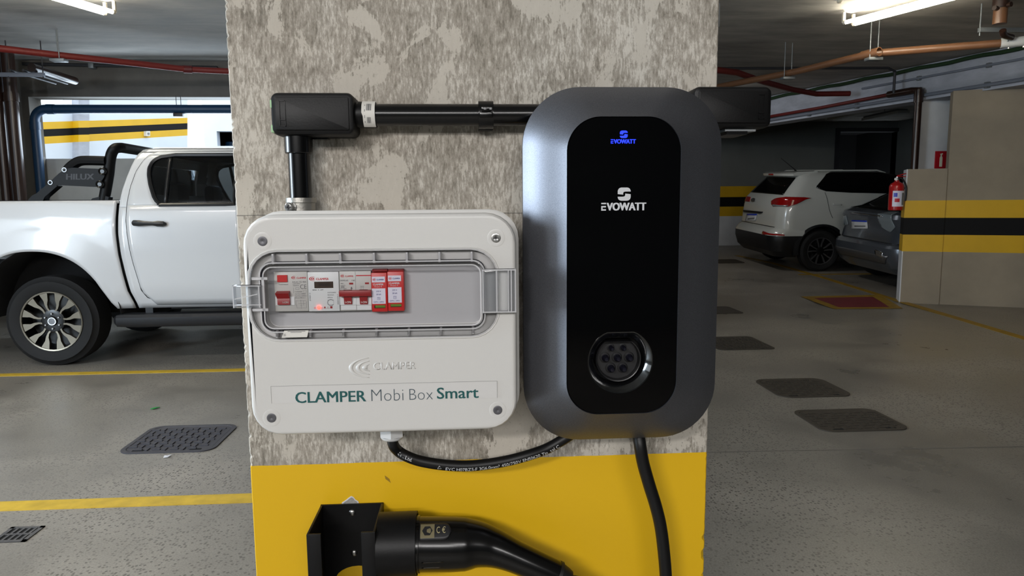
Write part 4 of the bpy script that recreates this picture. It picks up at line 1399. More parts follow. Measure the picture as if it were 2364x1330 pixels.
# ================================================================ CABLES
# supply cable from the gland to the charger
cpx = [(903, 1012), (908, 1026), (920, 1042), (940, 1054), (968, 1064), (1005, 1071), (1045, 1075), (1085, 1075.5), (1130, 1071), (1175, 1063), (1220, 1051), (1262, 1036), (1300, 1015), (1330, 994), (1345, 975)]
YCAB = .812
cp_ = [U(x, y, YCAB - (.004 if 2 < i < 11 else 0)) for i, (x, y) in enumerate(cpx)]
cp_[0] = Vector((gx, .803, GZ + .004)); cp_[1] = Vector((gx + .0010, .8035, U(907, 1027, .804).z))
CPATH = catmull(cp_, 8)
CR = .0066
sc_ = thing('supply_cable', 'black supply cable with white lettering looping from white box to charger', 'cable', (-.03, .81, 1.0))
part(G().tube(CPATH, CR, 16), 'jacket', 'cable', sc_)
plen = 0
dist = [0]
for a, b in zip(CPATH, CPATH[1:]):
    dist.append(dist[-1] + (b - a).length)


def s_at(px):
    best = min(range(len(CPATH)), key=lambda i: abs(CPATH[i].x - U(px, 1050, YCAB - .004).x) + (1 if CPATH[i].z > 1.03 else 0))
    return dist[best]


g = G()
path_letters(g, 'Co., Ltd.', CPATH, s_at(920), .0044, CR, None, .0, .25, .0008)
part(g, 'lettering', 'print_white', sc_, 'white printed lettering near the gland')
g = G()
s0 = s_at(1013)
# small triangle mark
tri_c = CPATH[min(range(len(dist)), key=lambda i: abs(dist[i] - s0))]
tz = -.0016
for (p, q) in (((-.0022, -.0015), (.0022, -.0015)), ((.0022, -.0015), (0, .0022)), ((0, .0022), (-.0022, -.0015))):
    v = Vector((q[0] - p[0], q[1] - p[1])).normalized(); nn = Vector((-v.y, v.x)) * .00022
    pts = [(p[0] + nn.x, p[1] + nn.y), (q[0] + nn.x, q[1] + nn.y), (q[0] - nn.x, q[1] - nn.y), (p[0] - nn.x, p[1] - nn.y)]
    g.add([(tri_c.x + x, tri_c.y - math.sqrt(CR * CR - (z + tz) ** 2) - .0002, tri_c.z + tz + z) for x, z in pts], [(0, 1, 2, 3)])
e = path_letters(g, 'EVC H07BZ5-F 3G6.0mm\u00b2 450/750V EN50620 Tin', CPATH, s_at(1028), .0044, CR, None, .0, .45, -.0022)
path_letters(g, 'tal C', CPATH, e + .003, .0046, CR, None, .0, .45, -.0020)
part(g, 'lettering', 'print_white', sc_, 'white printed lettering')

# charging cable, charger to below the frame
cc = [(1472, 985), (1474, 1000), (1478, 1030), (1485, 1070), (1499, 1120), (1513, 1165), (1524, 1210), (1531, 1260), (1537, 1330), (1539, 1420), (1536, 1560), (1515, 1700), (1470, 1790), (1420, 1770), (1390, 1640), (1370, 1500)]
g = G()
ccp = [U(x, y, .812 if i < 2 else (.806 if i < 12 else .79)) for i, (x, y) in enumerate(cc)]
pl_end = U(1316, 1341, .795)
ccp = ccp[:14] + [Vector((pl_end.x + .050, .79, pl_end.z - .10)), Vector((pl_end.x + .022, .795, pl_end.z - .016)), pl_end]
CC = catmull(ccp, 8)
cbl = link_mesh(G().tube(CC, .0077, 18), 'charging_cable', 'cable'); tag(cbl, 'thick black charging cable hanging from the charger down past the yellow band', 'cable')

# ================================================================ HOLSTER AND PLUG
t = thing('plug_holster', 'black U-shaped wall holster screwed to the yellow band', 'holster', (-.15, YP, .80))
YF_ = .778
bxl, bxr = U(741, 1170, .857).x, U(884, 1163, .857).x
bzt = .9205
hx0, hx1 = bxl - .0005, bxr + .0005
zbot = .735
T_ = .0028
g = G()
ap = []
# back plate with an arched cut-out below
acx, ar, az = U(828, 1310, .857).x, U(882, 1340, .857).x - U(828, 1340, .857).x, U(820, 1306, .857).z
arch = [(hx1 - .012, zbot)]
poly = [(hx0, zbot), (hx0, bzt), (hx1, bzt), (hx1, zbot), (acx + ar, zbot)]
for k in range(13):
    a = PI * k / 12
    poly.append((acx + ar * math.cos(a), az - ar * .62 + ar * .62 * math.sin(a)))
poly.append((acx - ar, zbot))
g.prism(poly, YP - .0005, YP - .0005 - T_)
part(g, 'back_plate', 'black_satin', t)
for x, nm in ((hx0, 'side_plate'), (hx1 - T_, 'side_plate')):
    g = G().box(x, x + T_, YF_, YP - .0008, zbot, bzt, 0, .0006); part(g, nm, 'black_satin', t)
g = G().box(hx0, hx0 + .0165, YF_ - .0002, YF_ + T_, zbot, bzt - .0002, 0, .0006); part(g, 'front_flange', 'black_satin', t)
g = G().box(hx1 - .0165, hx1, YF_ - .0002, YF_ + T_, zbot, bzt - .0002, 0, .0006); part(g, 'front_flange', 'black_satin', t)
for px, py in ((813, 1184), (817.5, 1277)):
    c = U(px, py, YP - .004)
    g = G().lathe((c.x, YP - .0032, c.z), (0, -1, 0), [(0, .0042), (.0012, .0040), (.0022, .0030), (.0026, .0012)], 18, cap1=True); s = part(g, 'screw', 'steel', t)
# socket cup on the right flank
YPL = .812
ZPL = U(960, 1256, YPL).z
CUR = .0390
cxl, cxr = hx1 - .0004, U(958, 1190, .79).x
g = G().lathe((cxl, YPL, ZPL), (1, 0, 0), [(0, .002), (0, CUR), (cxr - cxl, CUR), (cxr - cxl, CUR - .003), (cxr - cxl - .004, CUR - .0034)], 40)
part(g, 'cup', 'black_satin', t)

t = thing('charging_plug', 'glossy black charging plug with curved pistol grip resting in the holster', 'plug', (cxr + .03, YPL, ZPL - .03))
# body: collar, barrel, then grip curving down to the right
cpx_ = [(950, 1256), (968, 1256), (968.6, 1256), (1040, 1256), (1075, 1256), (1105, 1257), (1135, 1264), (1160, 1273), (1190, 1286), (1240, 1308), (1290, 1330)]
rpx_ = [67, 67, 64.5, 64, 62, 54, 47, 42, 38, 36, 34]
yy = [YPL] * 5 + [YPL - .001, YPL - .003, YPL - .006, YPL - .009, YPL - .012, YPL - .014]
cen = [(U(px, py, y).x, U(px, py, y).z) for (px, py), y in zip(cpx_, yy)]
rad_ = [r * y / FPX for r, y in zip(rpx_, yy)]
RB_ = rad_[3]
pth = catmull([Vector((x, y, z)) for (x, z), y in zip(cen, yy)], 4)
rp = []
for i in range(len(rad_) - 1):
    rp += [rad_[i] + (rad_[i + 1] - rad_[i]) * k / 4 for k in range(4)]
rp.append(rad_[-1])
body = part(G().tube(pth, rp, 36), 'body', 'black_gloss', t)
g = G().lathe((cxr + .0005, YPL, ZPL), (1, 0, 0), [(0, RB_ + .0012), (.0030, RB_ + .0013), (.0034, RB_ - .0005)], 40); part(g, 'collar_ring', 'black_satin', t)
d_ = (pth[-1] - pth[-5]).normalized()
g = G().lathe(pth[-1] - d_ * .004, d_, [(0, rad_[-1] + .0006), (.004, rad_[-1] + .0007), (.0045, rad_[-1] - .0010), (.014, rad_[-1] - .0035), (.018, rad_[-1] - .005), (.018, .006)], 28); part(g, 'cable_boot', 'black_matt', t)


def on_body(x, px_z, tilt=0.0):
    pass


# raised badge on the upper flank of the barrel
g = G()
A0, A1 = 22, 50        # degrees above the viewer-facing side
bx_a, bx_b = cxr + .008, cxr + .050


def wrap(x, a, rr_):
    a = math.radians(a)
    return (x, YPL - rr_ * math.cos(a), ZPL + rr_ * math.sin(a))


def barrel_r(x):
    best = min(range(len(pth)), key=lambda i: abs(pth[i].x - x))
    return rp[best]


def wrap_patch(g, x0, x1, a0, a1, lift, nx=8, na=5, round_end=False):
    vs = []
    for i in range(nx + 1):
        x = x0 + (x1 - x0) * i / nx
        m, h = (a0 + a1) / 2, (a1 - a0) / 2
        k = 1.0
        if round_end:
            d = (x1 - x) / (x1 - x0) * 4.0
            k = math.sqrt(max(0.02, 1 - (1 - min(1, d)) ** 2))
        for j in range(na + 1):
            vs.append(wrap(x, m + h * k * (2 * j / na - 1), barrel_r(x) + lift))
    fs = [(i * (na + 1) + j, i * (na + 1) + j + 1, (i + 1) * (na + 1) + j + 1, (i + 1) * (na + 1) + j) for i in range(nx) for j in range(na)]
    g.add(vs, fs)
    return g


g = wrap_patch(G(), cxr + .0045, cxr + .0425, 33, 71, .0008, 12, 6, True); bd_ = part(g, 'badge', 'inlet_face', t)
bd_.modifiers.new('thickness', 'SOLIDIFY').thickness = .0006
g = wrap_patch(G(), cxr + .0058, cxr + .0225, 37, 67, .0012, 3, 5); sq = part(g, 'badge_plate', M('brass_grey_print', (120, 112, 84), .45), bd_)
g = G()


def wrap_letters(body, x0, x1, a0, a1, lift, bold):
    vs, fs = glyphs(body, bold)
    ax = min(v[0] for v in vs); bx = max(v[0] for v in vs); az = min(v[1] for v in vs); bz = max(v[1] for v in vs)
    g.add([wrap(x0 + (a - ax) / (bx - ax) * (x1 - x0), a0 + (b - az) / (bz - az) * (a1 - a0), RB_ + lift) for a, b in vs], fs)


hexp = [wrap(cxr + .0141 + .0062 * math.cos(k * PI / 3), 52 + 11 * math.sin(k * PI / 3), RB_ + .0016) for k in range(6)]
g.add(hexp, [(0, 1, 2, 3, 4, 5)])
part(g, 'badge_hexagon', 'inlet_face', bd_)
g = G(); wrap_letters('C', cxr + .0250, cxr + .0290, 46, 60, .0016, 0.0); wrap_letters('\u20ac', cxr + .0315, cxr + .0358, 46, 60, .0016, 0.0); part(g, 'ce_mark', M('brass_print', (176, 164, 124), .4), bd_)
g = G()
wrap_patch(g, cxr + .007, cxr + .033, -14, -12.6, .0006, 6, 1); wrap_patch(g, cxr + .007, cxr + .033, -30, -28.8, .0006, 6, 1)
o = part(g, 'grip_line', 'black_gloss', t); o.modifiers.new('thickness', 'SOLIDIFY').thickness = .0012

# ================================================================ VEHICLES
def interp(tab, x):
    if x <= tab[0][0]:
        return tab[0][1]
    for (a, fa), (b, fb) in zip(tab, tab[1:]):
        if x <= b:
            return fa + (fb - fa) * (x - a) / (b - a) if b > a else fb
    return tab[-1][1]


def cat_mesh(t, fn, name, c, r_tyre, width, r_rim, style, parent_label=None):
    """wheel: tyre, rim barrel, spokes, hub, nuts. fn maps local (x along car, d outward, z) to the world"""
    n = 40
    prof = [(-width, r_rim), (-width, r_tyre - .045), (-width + .03, r_tyre - .008), (-width * .5, r_tyre), (-.03, r_tyre - .006), (-.008, r_tyre - .04), (0.004, (r_tyre + r_rim) / 2 + .02), (-.004, r_rim + .016), (-.012, r_rim + .004), (-.03, r_rim)]
    g = G()

    def lathe_local(g, prof, n=n, **k):
        loops = [[(c[0] + r * math.cos(2 * PI * i / n), a, c[1] + r * math.sin(2 * PI * i / n)) for i in range(n)] for a, r in prof]
        g.loft(loops, k.get('cap0', False), k.get('cap1', False), closed=True)
        return g
    lathe_local(g, prof); g.xform(fn)
    w = part(g, 'wheel', 'tyre', t)
    g = lathe_local(G(), [(-.012, r_rim + .004), (-.010, r_rim - .006), (-.03, r_rim - .016), (-.12, r_rim - .03), (-.121, .02)], cap1=True); g.xform(fn); part(g, 'rim_barrel', 'rim_black', w)
    g = lathe_local(G(), [(-.016, r_rim + .006), (-.004, r_rim + .003), (-.006, r_rim - .008), (-.016, r_rim - .010)]); g.xform(fn); part(g, 'rim_lip', style[1], w)

    def spoke(a, pts, mat, name='spoke', y0=-.012, y1=-.045):
        g = G()
        ca, sa = math.cos(a), math.sin(a)
        L_ = [(c[0] + r * ca - h * sa, c[1] + r * sa + h * ca) for r, h in pts]
        g.loft([[(x, y0 - .018 * (1 - min(1, math.hypot(x - c[0], z - c[1]) / r_rim)), z) for x, z in L_], [(x, y1, z) for x, z in L_]])
        g.xform(fn)
        part(g, name, mat, w)
    if style[0] == 'twelve':
        R = r_rim
        for k in range(12):
            a = 2 * PI * (k + .42) / 12
            s = 1 if k % 2 else -1
            spoke(a, [(R * .34, -.007), (R * .46, -.007 + .010 * s), (R * .58, -.010 + .010 * s), (R * .72, -.017), (R * .985, -.034), (R * .985, .034), (R * .72, .017), (R * .58, .010 + .010 * s), (R * .46, .007 + .010 * s), (R * .34, .007)], style[1])
        g = lathe_local(G(), [(-.05, R * .40), (-.026, R * .39), (-.022, R * .34), (-.024, .04), (-.016, .036), (-.012, .033)], cap1=False); g.xform(fn); part(g, 'hub', 'rim_black', w)
        g = lathe_local(G(), [(-.016, .034), (-.010, .033), (-.010, .026), (-.013, .025)], 24); g.xform(fn); part(g, 'cap_ring', 'chrome', w)
        g = lathe_local(G(), [(-.0125, .026), (-.012, 0.001)], 24, cap1=True); g.xform(fn); part(g, 'hub_cap', 'rim_grey', w)
        for k in range(6):
            a = 2 * PI * (k + .5) / 6
            cc_ = (c[0] + .062 * math.cos(a), c[1] + .062 * math.sin(a))
            g = G().loft([[(cc_[0] + r * math.cos(2 * PI * i / 8), y, cc_[1] + r * math.sin(2 * PI * i / 8)) for i in range(8)] for y, r in ((-.03, .009), (-.014, .009), (-.010, .006))]); g.xform(fn); part(g, 'wheel_nut', 'steel', w)
    else:
        R = r_rim
        for k in range(5):
            a = 2 * PI * (k + .3) / 5
            for s in (-1, 1):
                spoke(a, [(R * .16, s * .012 - .009), (R * .55, s * .030 - .010), (R * .97, s * .062 - .014), (R * .97, s * .062 + .014), (R * .55, s * .030 + .010), (R * .16, s * .012 + .009)], style[1])
        g = lathe_local(G(), [(-.05, .07), (-.02, .065), (-.014, .04)], 24, cap1=True); g.xform(fn); part(g, 'hub', 'rim_black', w)
    return w


# ---------------------------------------------------------------- pickup truck
YT = 5.78
YC_T = YT + 0.925


def tx(px, py):
    p = U(px, py, YT)
    return (p.x, p.z)


RWX, RWZ = tx(113, 745)[0], 0.374
FWX = RWX + 3.085
bul = [(0.40, .075), (.5, .045), (.62, .012), (.75, .008), (.95, .0), (1.10, .003), (1.2, .014), (1.30, .036), (1.36, .05), (1.45, .085), (1.7, .20), (1.76, .245), (1.80, .33)]


def side_y(z, x=None):
    y = YT + interp(bul, z)
    if x is not None:
        for wx in (RWX, FWX):      # swollen wheel arches
            d = math.hypot(x - wx, (z - .40))
            if d < .75:
                y -= .022 * max(0, 1 - max(0, d - .53) / .22)
    return y


def mirror(p):
    return Vector((p[0], 2 * YC_T - p[1], p[2]))


truck = thing('pickup_truck', 'white double cab pickup with black sports bar parked behind the pillar on the left', 'pickup', (RWX + 1.4, YC_T, 0))
gapc = sorted([(z, x) for x, z in [tx(*p) for p in ((267, 466), (268, 500), (270, 540), (277, 590), (286, 630), (297, 670), (312, 708))]])
cabrear = sorted([(z, x) for x, z in [tx(*p) for p in ((317, 337.5), (299, 341), (289, 353), (281, 381), (276, 409), (272, 440), (271, 473))]])
seam = sorted([(z, x) for x, z in [tx(*p) for p in ((358, 694.5), (340, 689), (327, 671), (318, 640), (309, 609), (300, 570), (295, 540), (291, 510), (289.5, 480), (291, 430), (296, 394), (307, 368.6), (319.5, 352), (335, 345))]])
winl = sorted([(z, x) for x, z in [tx(*p) for p in ((363, 469.5), (357, 465), (349, 454), (335, 425), (327, 402), (324.6, 386), (329, 371.5), (340, 361.5), (357, 355.5), (380, 353.8))]])
ZBELT, ZWT = tx(450, 473)[1], tx(450, 353.6)[1]
ZDT = tx(450, 345.5)[1]
ZSILL = .474
XD1 = tx(546, 400)[0]            # end of the rear door
XW1 = tx(534, 400)[0]
XD2, XW2 = XD1 + 1.12, XD1 + 1.0
XNOSE, XTAIL = FWX + .93, RWX - 1.28


def arch_z(x):
    zb = ZSILL
    for wx in (RWX - .02, FWX):
        d = abs(x - wx)
        if d < .535:
            zb = max(zb, .405 + .545 * (1 - (d / .535) ** 2.3) ** (1 / 2.3))
    return zb


def skin(xl, xr, zlo, zhi, nx, nz, off=0.0, arch=False):
    """body-side grid; xl/xr functions of z"""
    g = G(); vs = []
    for i in range(nx + 1):
        s = i / nx
        for j in range(nz + 1):
            zt = zlo + (zhi - zlo) * j / nz
            x = xl(zt) + (xr(zt) - xl(zt)) * s
            if arch:
                zb = arch_z(x); zt = max(zlo, zb) + (zhi - max(zlo, zb)) * j / nz
                x = xl(zt) + (xr(zt) - xl(zt)) * s
            vs.append((x, side_y(zt, x if arch or off else None) - off, zt))
    n = nz + 1
    return g.add(vs, [(i * n + j, (i + 1) * n + j, (i + 1) * n + j + 1, i * n + j + 1) for i in range(nx) for j in range(nz)])


def thick(o, t_=.012, off=-1):
    m = o.modifiers.new('thickness', 'SOLIDIFY'); m.thickness = t_; m.offset = off
    return o


def both(make, name, mat, parent=truck, th=.012):
    out = []
    for side in (0, 1):
        g = make()
        if side:
            g.xform(mirror)
        o = part(g, name, mat, parent[side] if isinstance(parent, (list, tuple)) else parent)
        if th:
            thick(o, th, 0)
        out.append(o)
    return out


cx_ = lambda v: (lambda z: v)
gap_x = lambda z: interp(gapc, z)
rear_x = lambda z: interp(cabrear, z) if z > 1.3 else gap_x(z) + .012
seam_x = lambda z: interp(seam, z)
win_x = lambda z: interp(winl, z)
ZRAIL = tx(130, 467)[1] + .008
both(lambda: skin(cx_(XTAIL), lambda z: gap_x(z) - .012, ZSILL, ZRAIL, 70, 18, arch=True), 'bed_side', 'car_white')
both(lambda: skin(lambda z: gap_x(z) + .012, cx_(XNOSE), ZSILL, ZBELT, 90, 18, arch=True), 'cab_side', 'car_white')
# dark filler behind the bed-cab gap, wheel liners
both(lambda: G().add([(gap_x(z) + dx, side_y(z) + .035, z) for z in (ZSILL, .7, .9, 1.1, ZBELT) for dx in (-.05, .05)], [(2 * k, 2 * k + 1, 2 * k + 3, 2 * k + 2) for k in range(4)]), 'gap_filler', 'car_gap', th=.004)


def liner(wx):
    g = G(); loops = []
    for k in range(17):
        a = PI * k / 16
        loops.append([(wx + .57 * math.cos(a), YT + .012, .38 + .60 * math.sin(a)), (wx + .57 * math.cos(a), YT + .45, .38 + .60 * math.sin(a)), (wx + .02 * math.cos(a), YT + .45, .38)])
    return g.loft(loops, False, False, closed=False)


both(lambda: liner(RWX), 'wheel_liner', 'hole', th=.004); both(lambda: liner(FWX), 'wheel_liner', 'hole', th=.004)
# lower body closing (rocker underside) and chassis mass
g = G().box(XTAIL + .1, XNOSE - .1, YT + .45, 2 * YC_T - YT - .45, .40, .62); part(g, 'chassis', 'car_black', truck)
# doors: lower skin, window strip, header, each side
doors = both(lambda: skin(seam_x, cx_(XD1 - .004), .500, ZBELT - .002, 30, 16, off=.007), 'rear_door', 'car_white', th=.010)


def door_upper(off=.006):
    g = skin(seam_x, win_x, ZBELT - .004, ZWT, 4, 26, off=off)
    h = skin(seam_x, cx_(XD1 - .004), ZWT, ZDT, 24, 5, off=off)
    k = skin(cx_(XW1), cx_(XD1 - .004), ZBELT - .004, ZWT, 2, 10, off=off)
    for o in (h, k):
        g.add(o.v, o.f)
    return g


both(door_upper, 'window_surround', 'car_white', doors, .010)
fd = both(lambda: skin(cx_(XD1 + .004), cx_(XD2), .500, ZBELT - .002, 20, 16, off=.007), 'front_door', 'car_white', th=.010)
both(lambda: skin(cx_(XD1 + .004), cx_(XD1 + .06), ZBELT - .004, ZDT, 2, 10, off=.006), 'window_surround', 'car_white', fd, .010)
# cab shell above the belt: rear quarter, header rail, A pillar
both(lambda: skin(rear_x, lambda z: seam_x(z) + .05, ZBELT - .02, ZDT, 6, 26), 'rear_quarter', 'car_white')
both(lambda: skin(lambda z: rear_x(z), cx_(XD1 + .75), ZDT - .012, 1.775, 30, 5), 'roof_rail', 'car_white')
both(lambda: skin(cx_(XD1 - .02), cx_(XD1 + .03), ZBELT, ZDT, 2, 10, off=-.02), 'centre_post', 'car_black', th=.02)
YA = side_y(1.775)
both(lambda: G().tube([(XD1 + .74, YA + .02, 1.765), (XD1 + 1.05, side_y(1.6) + .02, 1.6), (XD1 + 1.45, side_y(ZBELT) + .02, ZBELT)], .032, 10), 'windscreen_post', 'car_white', th=0)
# roof skin and front
g = G(); loops = []
for x in (rear_x(1.775) - .015, rear_x(1.775) + .05, XD1, XD1 + .7, XD1 + .78):
    dz = 0 if x < XD1 + .75 else -.012
    ys_ = [YA + (2 * (YC_T - YA)) * k / 14 for k in range(15)]
    loops.append([(x, y, 1.773 + dz + .045 * (1 - ((y - YC_T) / (YC_T - YA)) ** 2) ** .6 if 0 < y - YA < 2 * (YC_T - YA) - 1e-6 else 1.773 + dz) for y in ys_])
g.loft(loops, False, False, closed=False); thick(part(g, 'roof', 'car_white', truck), .015, -1)
g = G(); loops = []
for x, z, w in ((XD1 + .76, 1.775, .66), (XD1 + 1.47, 1.31, .82)):
    loops.append([(x + .10 * (1 - (k / 5 - 1) ** 2), YC_T + w * (k / 5 - 1), z) for k in range(11)])
g.loft(loops, False, False, closed=False); part(g, 'windscreen', 'glass_dark', truck)
g = G(); loops = []
for x, z, w in ((XD1 + 1.46, 1.30, .89), (XD1 + 1.55, 1.28, .89), (XNOSE - .35, 1.20, .87), (XNOSE - .08, 1.06, .84), (XNOSE - .02, .9, .84), (XNOSE, .5, .84), (XNOSE - .06, .40, .80)):
    loops.append([(x, YC_T + w * (k / 8 - 1), z + .035 * (1 - (k / 8 - 1) ** 2)) for k in range(17)])
g.loft(loops, False, False, closed=False); thick(part(g, 'bonnet', 'car_white', truck), .01, -1)
g = G().box(XNOSE - .03, XNOSE + .015, YC_T - .5, YC_T + .5, .70, .98, 0, .01); part(g, 'grille', 'car_black', truck)
# glazing
for side in (0, 1):
    f = (lambda p: mirror(p)) if side else (lambda p: p)
    g = skin(win_x, cx_(XW1 + .005), ZBELT - .01, ZWT + .006, 10, 22, off=-.006).xform(f); part(g, 'window_pane', 'glass_tint', doors[side])
    xq = tx(372, 400)[0]
    g = G().add([(xq + dx, side_y(z) - dy, z) for z in [ZBELT + (ZWT - ZBELT) * k / 6 for k in range(7)] for dx, dy in ((-.014, .003), (.014, .003))], [(2 * k, 2 * k + 1, 2 * k + 3, 2 * k + 2) for k in range(6)]).xform(f)
    thick(part(g, 'window_bar', 'car_black', doors[side]), .012, 0)
    rim = [(win_x(z), z) for z in [ZBELT + (ZWT - ZBELT) * k / 24 for k in range(25)]]
    rim += [(XW1 - (XW1 - rim[-1][0]) * (1 - k / 6), ZWT) for k in range(1, 7)] + [(XW1, ZBELT + (ZWT - ZBELT) * (1 - k / 6)) for k in range(1, 7)] + [(XW1 - (XW1 - rim[0][0]) * k / 8, ZBELT) for k in range(1, 9)]
    g = G().tube([(x, side_y(z) - .004, z) for x, z in rim], .017, 6).xform(f); part(g, 'window_rubber', 'car_black', doors[side])
    g = skin(cx_(XD1 + .06), lambda z: XD2 - (z - ZBELT) * .75 + .25, ZBELT - .01, ZWT + .02, 8, 8, off=-.006).xform(f); part(g, 'window_pane', 'glass_tint', fd[side])
    hx0_, hx1_ = tx(308, 515)[0], tx(384, 515)[0]; hz_ = tx(345, 515)[1]
    yb_ = side_y(hz_) - .007
    g = G().tube([(hx0_, yb_ - .012, hz_ + .002), (hx0_ + .015, yb_ - .026, hz_ + .002), (hx0_ + .06, yb_ - .036, hz_), (hx0_ + .10, yb_ - .040, hz_ - .001), (hx1_ - .09, yb_ - .040, hz_ - .003), (hx1_ - .055, yb_ - .034, hz_ - .005), (hx1_ - .015, yb_ - .026, hz_ - .007), (hx1_, yb_ - .012, hz_ - .008)], [.012, .024, .025, .018, .016, .024, .022, .010], 10).xform(f)
    hd = part(g, 'handle', 'car_black', doors[side])
    g = G().lathe(((hx0_ + hx1_) / 2 - .005, yb_ + .004, hz_), (0, -1, 0), [(0, .055), (.0035, .05), (.001, .042), (-.004, .02), (-.005, .001)], 24); g.xform(lambda p: f(Vector((p.x, p.y, hz_ + (p.z - hz_) * .75)))); part(g, 'handle_cup', 'car_white', doors[side])
    # belt moulding
    g = G().box(win_x(ZBELT) - .01, XD2, side_y(ZBELT) - .012, side_y(ZBELT) + .004, ZBELT - .008, ZBELT + .006, 0, .003).xform(f); part(g, 'belt_strip', 'car_black', doors[side])
# rear cab wall with its window
g = G()
xrw = rear_x(1.5) + .03
g.box(xrw, xrw + .03, YT + .12, 2 * YC_T - YT - .12, .75, 1.40)
for ya, yb2, za_, zb2 in ((YT + .12, YT + .42, 1.39, 1.66), (2 * YC_T - YT - .42, 2 * YC_T - YT - .12, 1.39, 1.66), (YT + .14, 2 * YC_T - YT - .14, 1.65, 1.765)):
    for k in range(4):
        z_a, z_b = za_ + (zb2 - za_) * k / 4, za_ + (zb2 - za_) * (k + 1) / 4
        ia, ib = side_y(z_a) - YT, side_y(z_b) - YT
        A_, B_ = max(rear_x(z_a), xrw - .03) + .03, max(rear_x(z_b), xrw - .03) + .03
        ya_, yb_2 = max(ya, YT + ib + .01), min(yb2, 2 * YC_T - YT - ib - .01)
        g.loft([[(A_, ya_, z_a), (A_ + .03, ya_, z_a), (A_ + .03, yb_2, z_a), (A_, yb_2, z_a)], [(B_, ya_, z_b), (B_ + .03, ya_, z_b), (B_ + .03, yb_2, z_b), (B_, yb_2, z_b)]])
part(g, 'cab_back', 'car_white', truck)
part(G().box(xrw + .01, xrw + .018, YT + .40, 2 * YC_T - YT - .40, 1.40, 1.69), 'rear_window', 'glass_tint', truck)
# door seams
for side in (0, 1):
    f = (lambda p: mirror(p)) if side else (lambda p: p)
    q = [(XD1 - .01, side_y(.500) - .004, .497)] + [(seam_x(z) - .003, side_y(z) - .0045, z) for z in [.5 + (ZDT - .5) * k / 40 for k in range(41)]] + [(XD1, side_y(ZDT) - .0045, ZDT + .004)]
    part(G().tube(q, .0045, 6).xform(f), 'door_seam', 'car_gap', doors[side])
    part(G().tube([(XD1, side_y(z) - .004, z) for z in (.5, .7, .9, 1.1, 1.2, 1.31)], .0045, 6).xform(f), 'door_seam', 'car_gap', fd[side])
# seats
for xs_, hz2 in ((xrw + .18, 1.28), (xrw + 1.28, 1.30)):
    for k in range(2):
        yc_ = YC_T + (-.42 + .84 * k)
        g = G().box(xs_ - .02, xs_ + .14, yc_ - .27, yc_ + .27, .80, hz2, 0, .05).box(xs_, xs_ + .52, yc_ - .27, yc_ + .27, .72, .92, 0, .05)
        s_ = part(g, 'seat', 'seat', truck)
        g = G().box(xs_ - .01, xs_ + .10, yc_ - .13, yc_ + .13, hz2 + .04, hz2 + .22, 0, .045).box(xs_ + .03, xs_ + .045, yc_ - .05, yc_ - .035, hz2 - .05, hz2 + .06).box(xs_ + .03, xs_ + .045, yc_ + .035, yc_ + .05, hz2 - .05, hz2 + .06)
        part(g, 'headrest', 'seat', s_)
g = G().box(XD1 + .7, XD1 + 1.35, YT + .15, 2 * YC_T - YT - .15, .8, 1.27, 0, .05); part(g, 'dashboard', 'seat', truck)
g = G().box(xrw + .03, XD1 + 1.4, YT + .12, 2 * YC_T - YT - .12, .60, .70); part(g, 'cab_floor', 'seat', truck)
g = G().box(xrw + .06, XD1 + .7, YT + .32, 2 * YC_T - YT - .32, 1.735, 1.745); part(g, 'headliner', 'seat', truck)
both(lambda: G().box(xrw + .04, XD1 + 1.2, YT + .09, YT + .11, .72, ZBELT - .01), 'door_card', 'seat', doors, 0)
# bed floor, tailgate, black rail caps
g = G().box(XTAIL + .05, xrw - .06, YT + .47, 2 * YC_T - YT - .47, .82, .86); part(g, 'bed_floor', 'car_black', truck)
g = G().box(XTAIL, XTAIL + .06, YT + .05, 2 * YC_T - YT - .05, .58, ZRAIL - .01, 0, .015); part(g, 'tailgate', 'car_white', truck)
both(lambda: G().box(XTAIL + .02, xrw - .07, YT + .052, YT + .12, ZRAIL - .02, ZRAIL + .004, 0, .004), 'rail_cap', 'car_white', th=0)
g = G().box(XTAIL + .3, xrw - .09, YT + .16, YT + .26, ZRAIL - .05, ZRAIL + .010, 0, .01); part(g, 'cargo_rail', 'car_black', truck)
g = G().box(XTAIL + .3, xrw - .09, 2 * YC_T - YT - .24, 2 * YC_T - YT - .16, ZRAIL - .05, ZRAIL + .010, 0, .01); part(g, 'cargo_rail', 'car_black', truck)
g = G().box(XTAIL - .12, XTAIL, YT + .1, 2 * YC_T - YT - .1, .50, .66, 0, .03); part(g, 'rear_bumper', 'chrome', truck)
# side step
sx0, sx1 = tx(266, 730)[0], FWX - .60
zst, zsb = tx(420, 723)[1], tx(420, 751)[1]
both(lambda: G().loft([[(x, YT + .02 + a * .085 * k, (zst + zsb) / 2 + b * (zst - zsb) / 2 * k) for a, b in ((-1, .55), (-.8, 1), (.8, 1), (1, .6), (1, -.6), (.8, -1), (-.8, -1), (-1, -.5))] for x, k in ((sx0, .55), (sx0 + .03, .92), (sx0 + .10, 1), (sx1 - .1, 1), (sx1, .6))]), 'side_step', M('step_plastic', (22, 23, 27), .5), th=0)
for x in (sx0 + .25, sx0 + 1.1, sx1 - .2):
    g = G().box(x - .03, x + .03, YT + .05, YT + .40, zst - .03, zst + .10); part(g, 'step_bracket', 'car_black', truck)
# wheels
for side in (0, 1):
    for wx in (RWX, FWX):
        base = (lambda p: mirror((p[0], YT + .028 - p[1], p[2]))) if side else (lambda p: Vector((p[0], YT + .028 - p[1], p[2])))
        cat_mesh(truck, base, 'wheel', (wx, RWZ), RWZ, .262, .243, ('twelve', 'rim_face'))
# sports bar in the bed
YS = 5.98


def sx(px, py, Y=YS):
    p = U(px, py, Y); return (p.x, p.z)


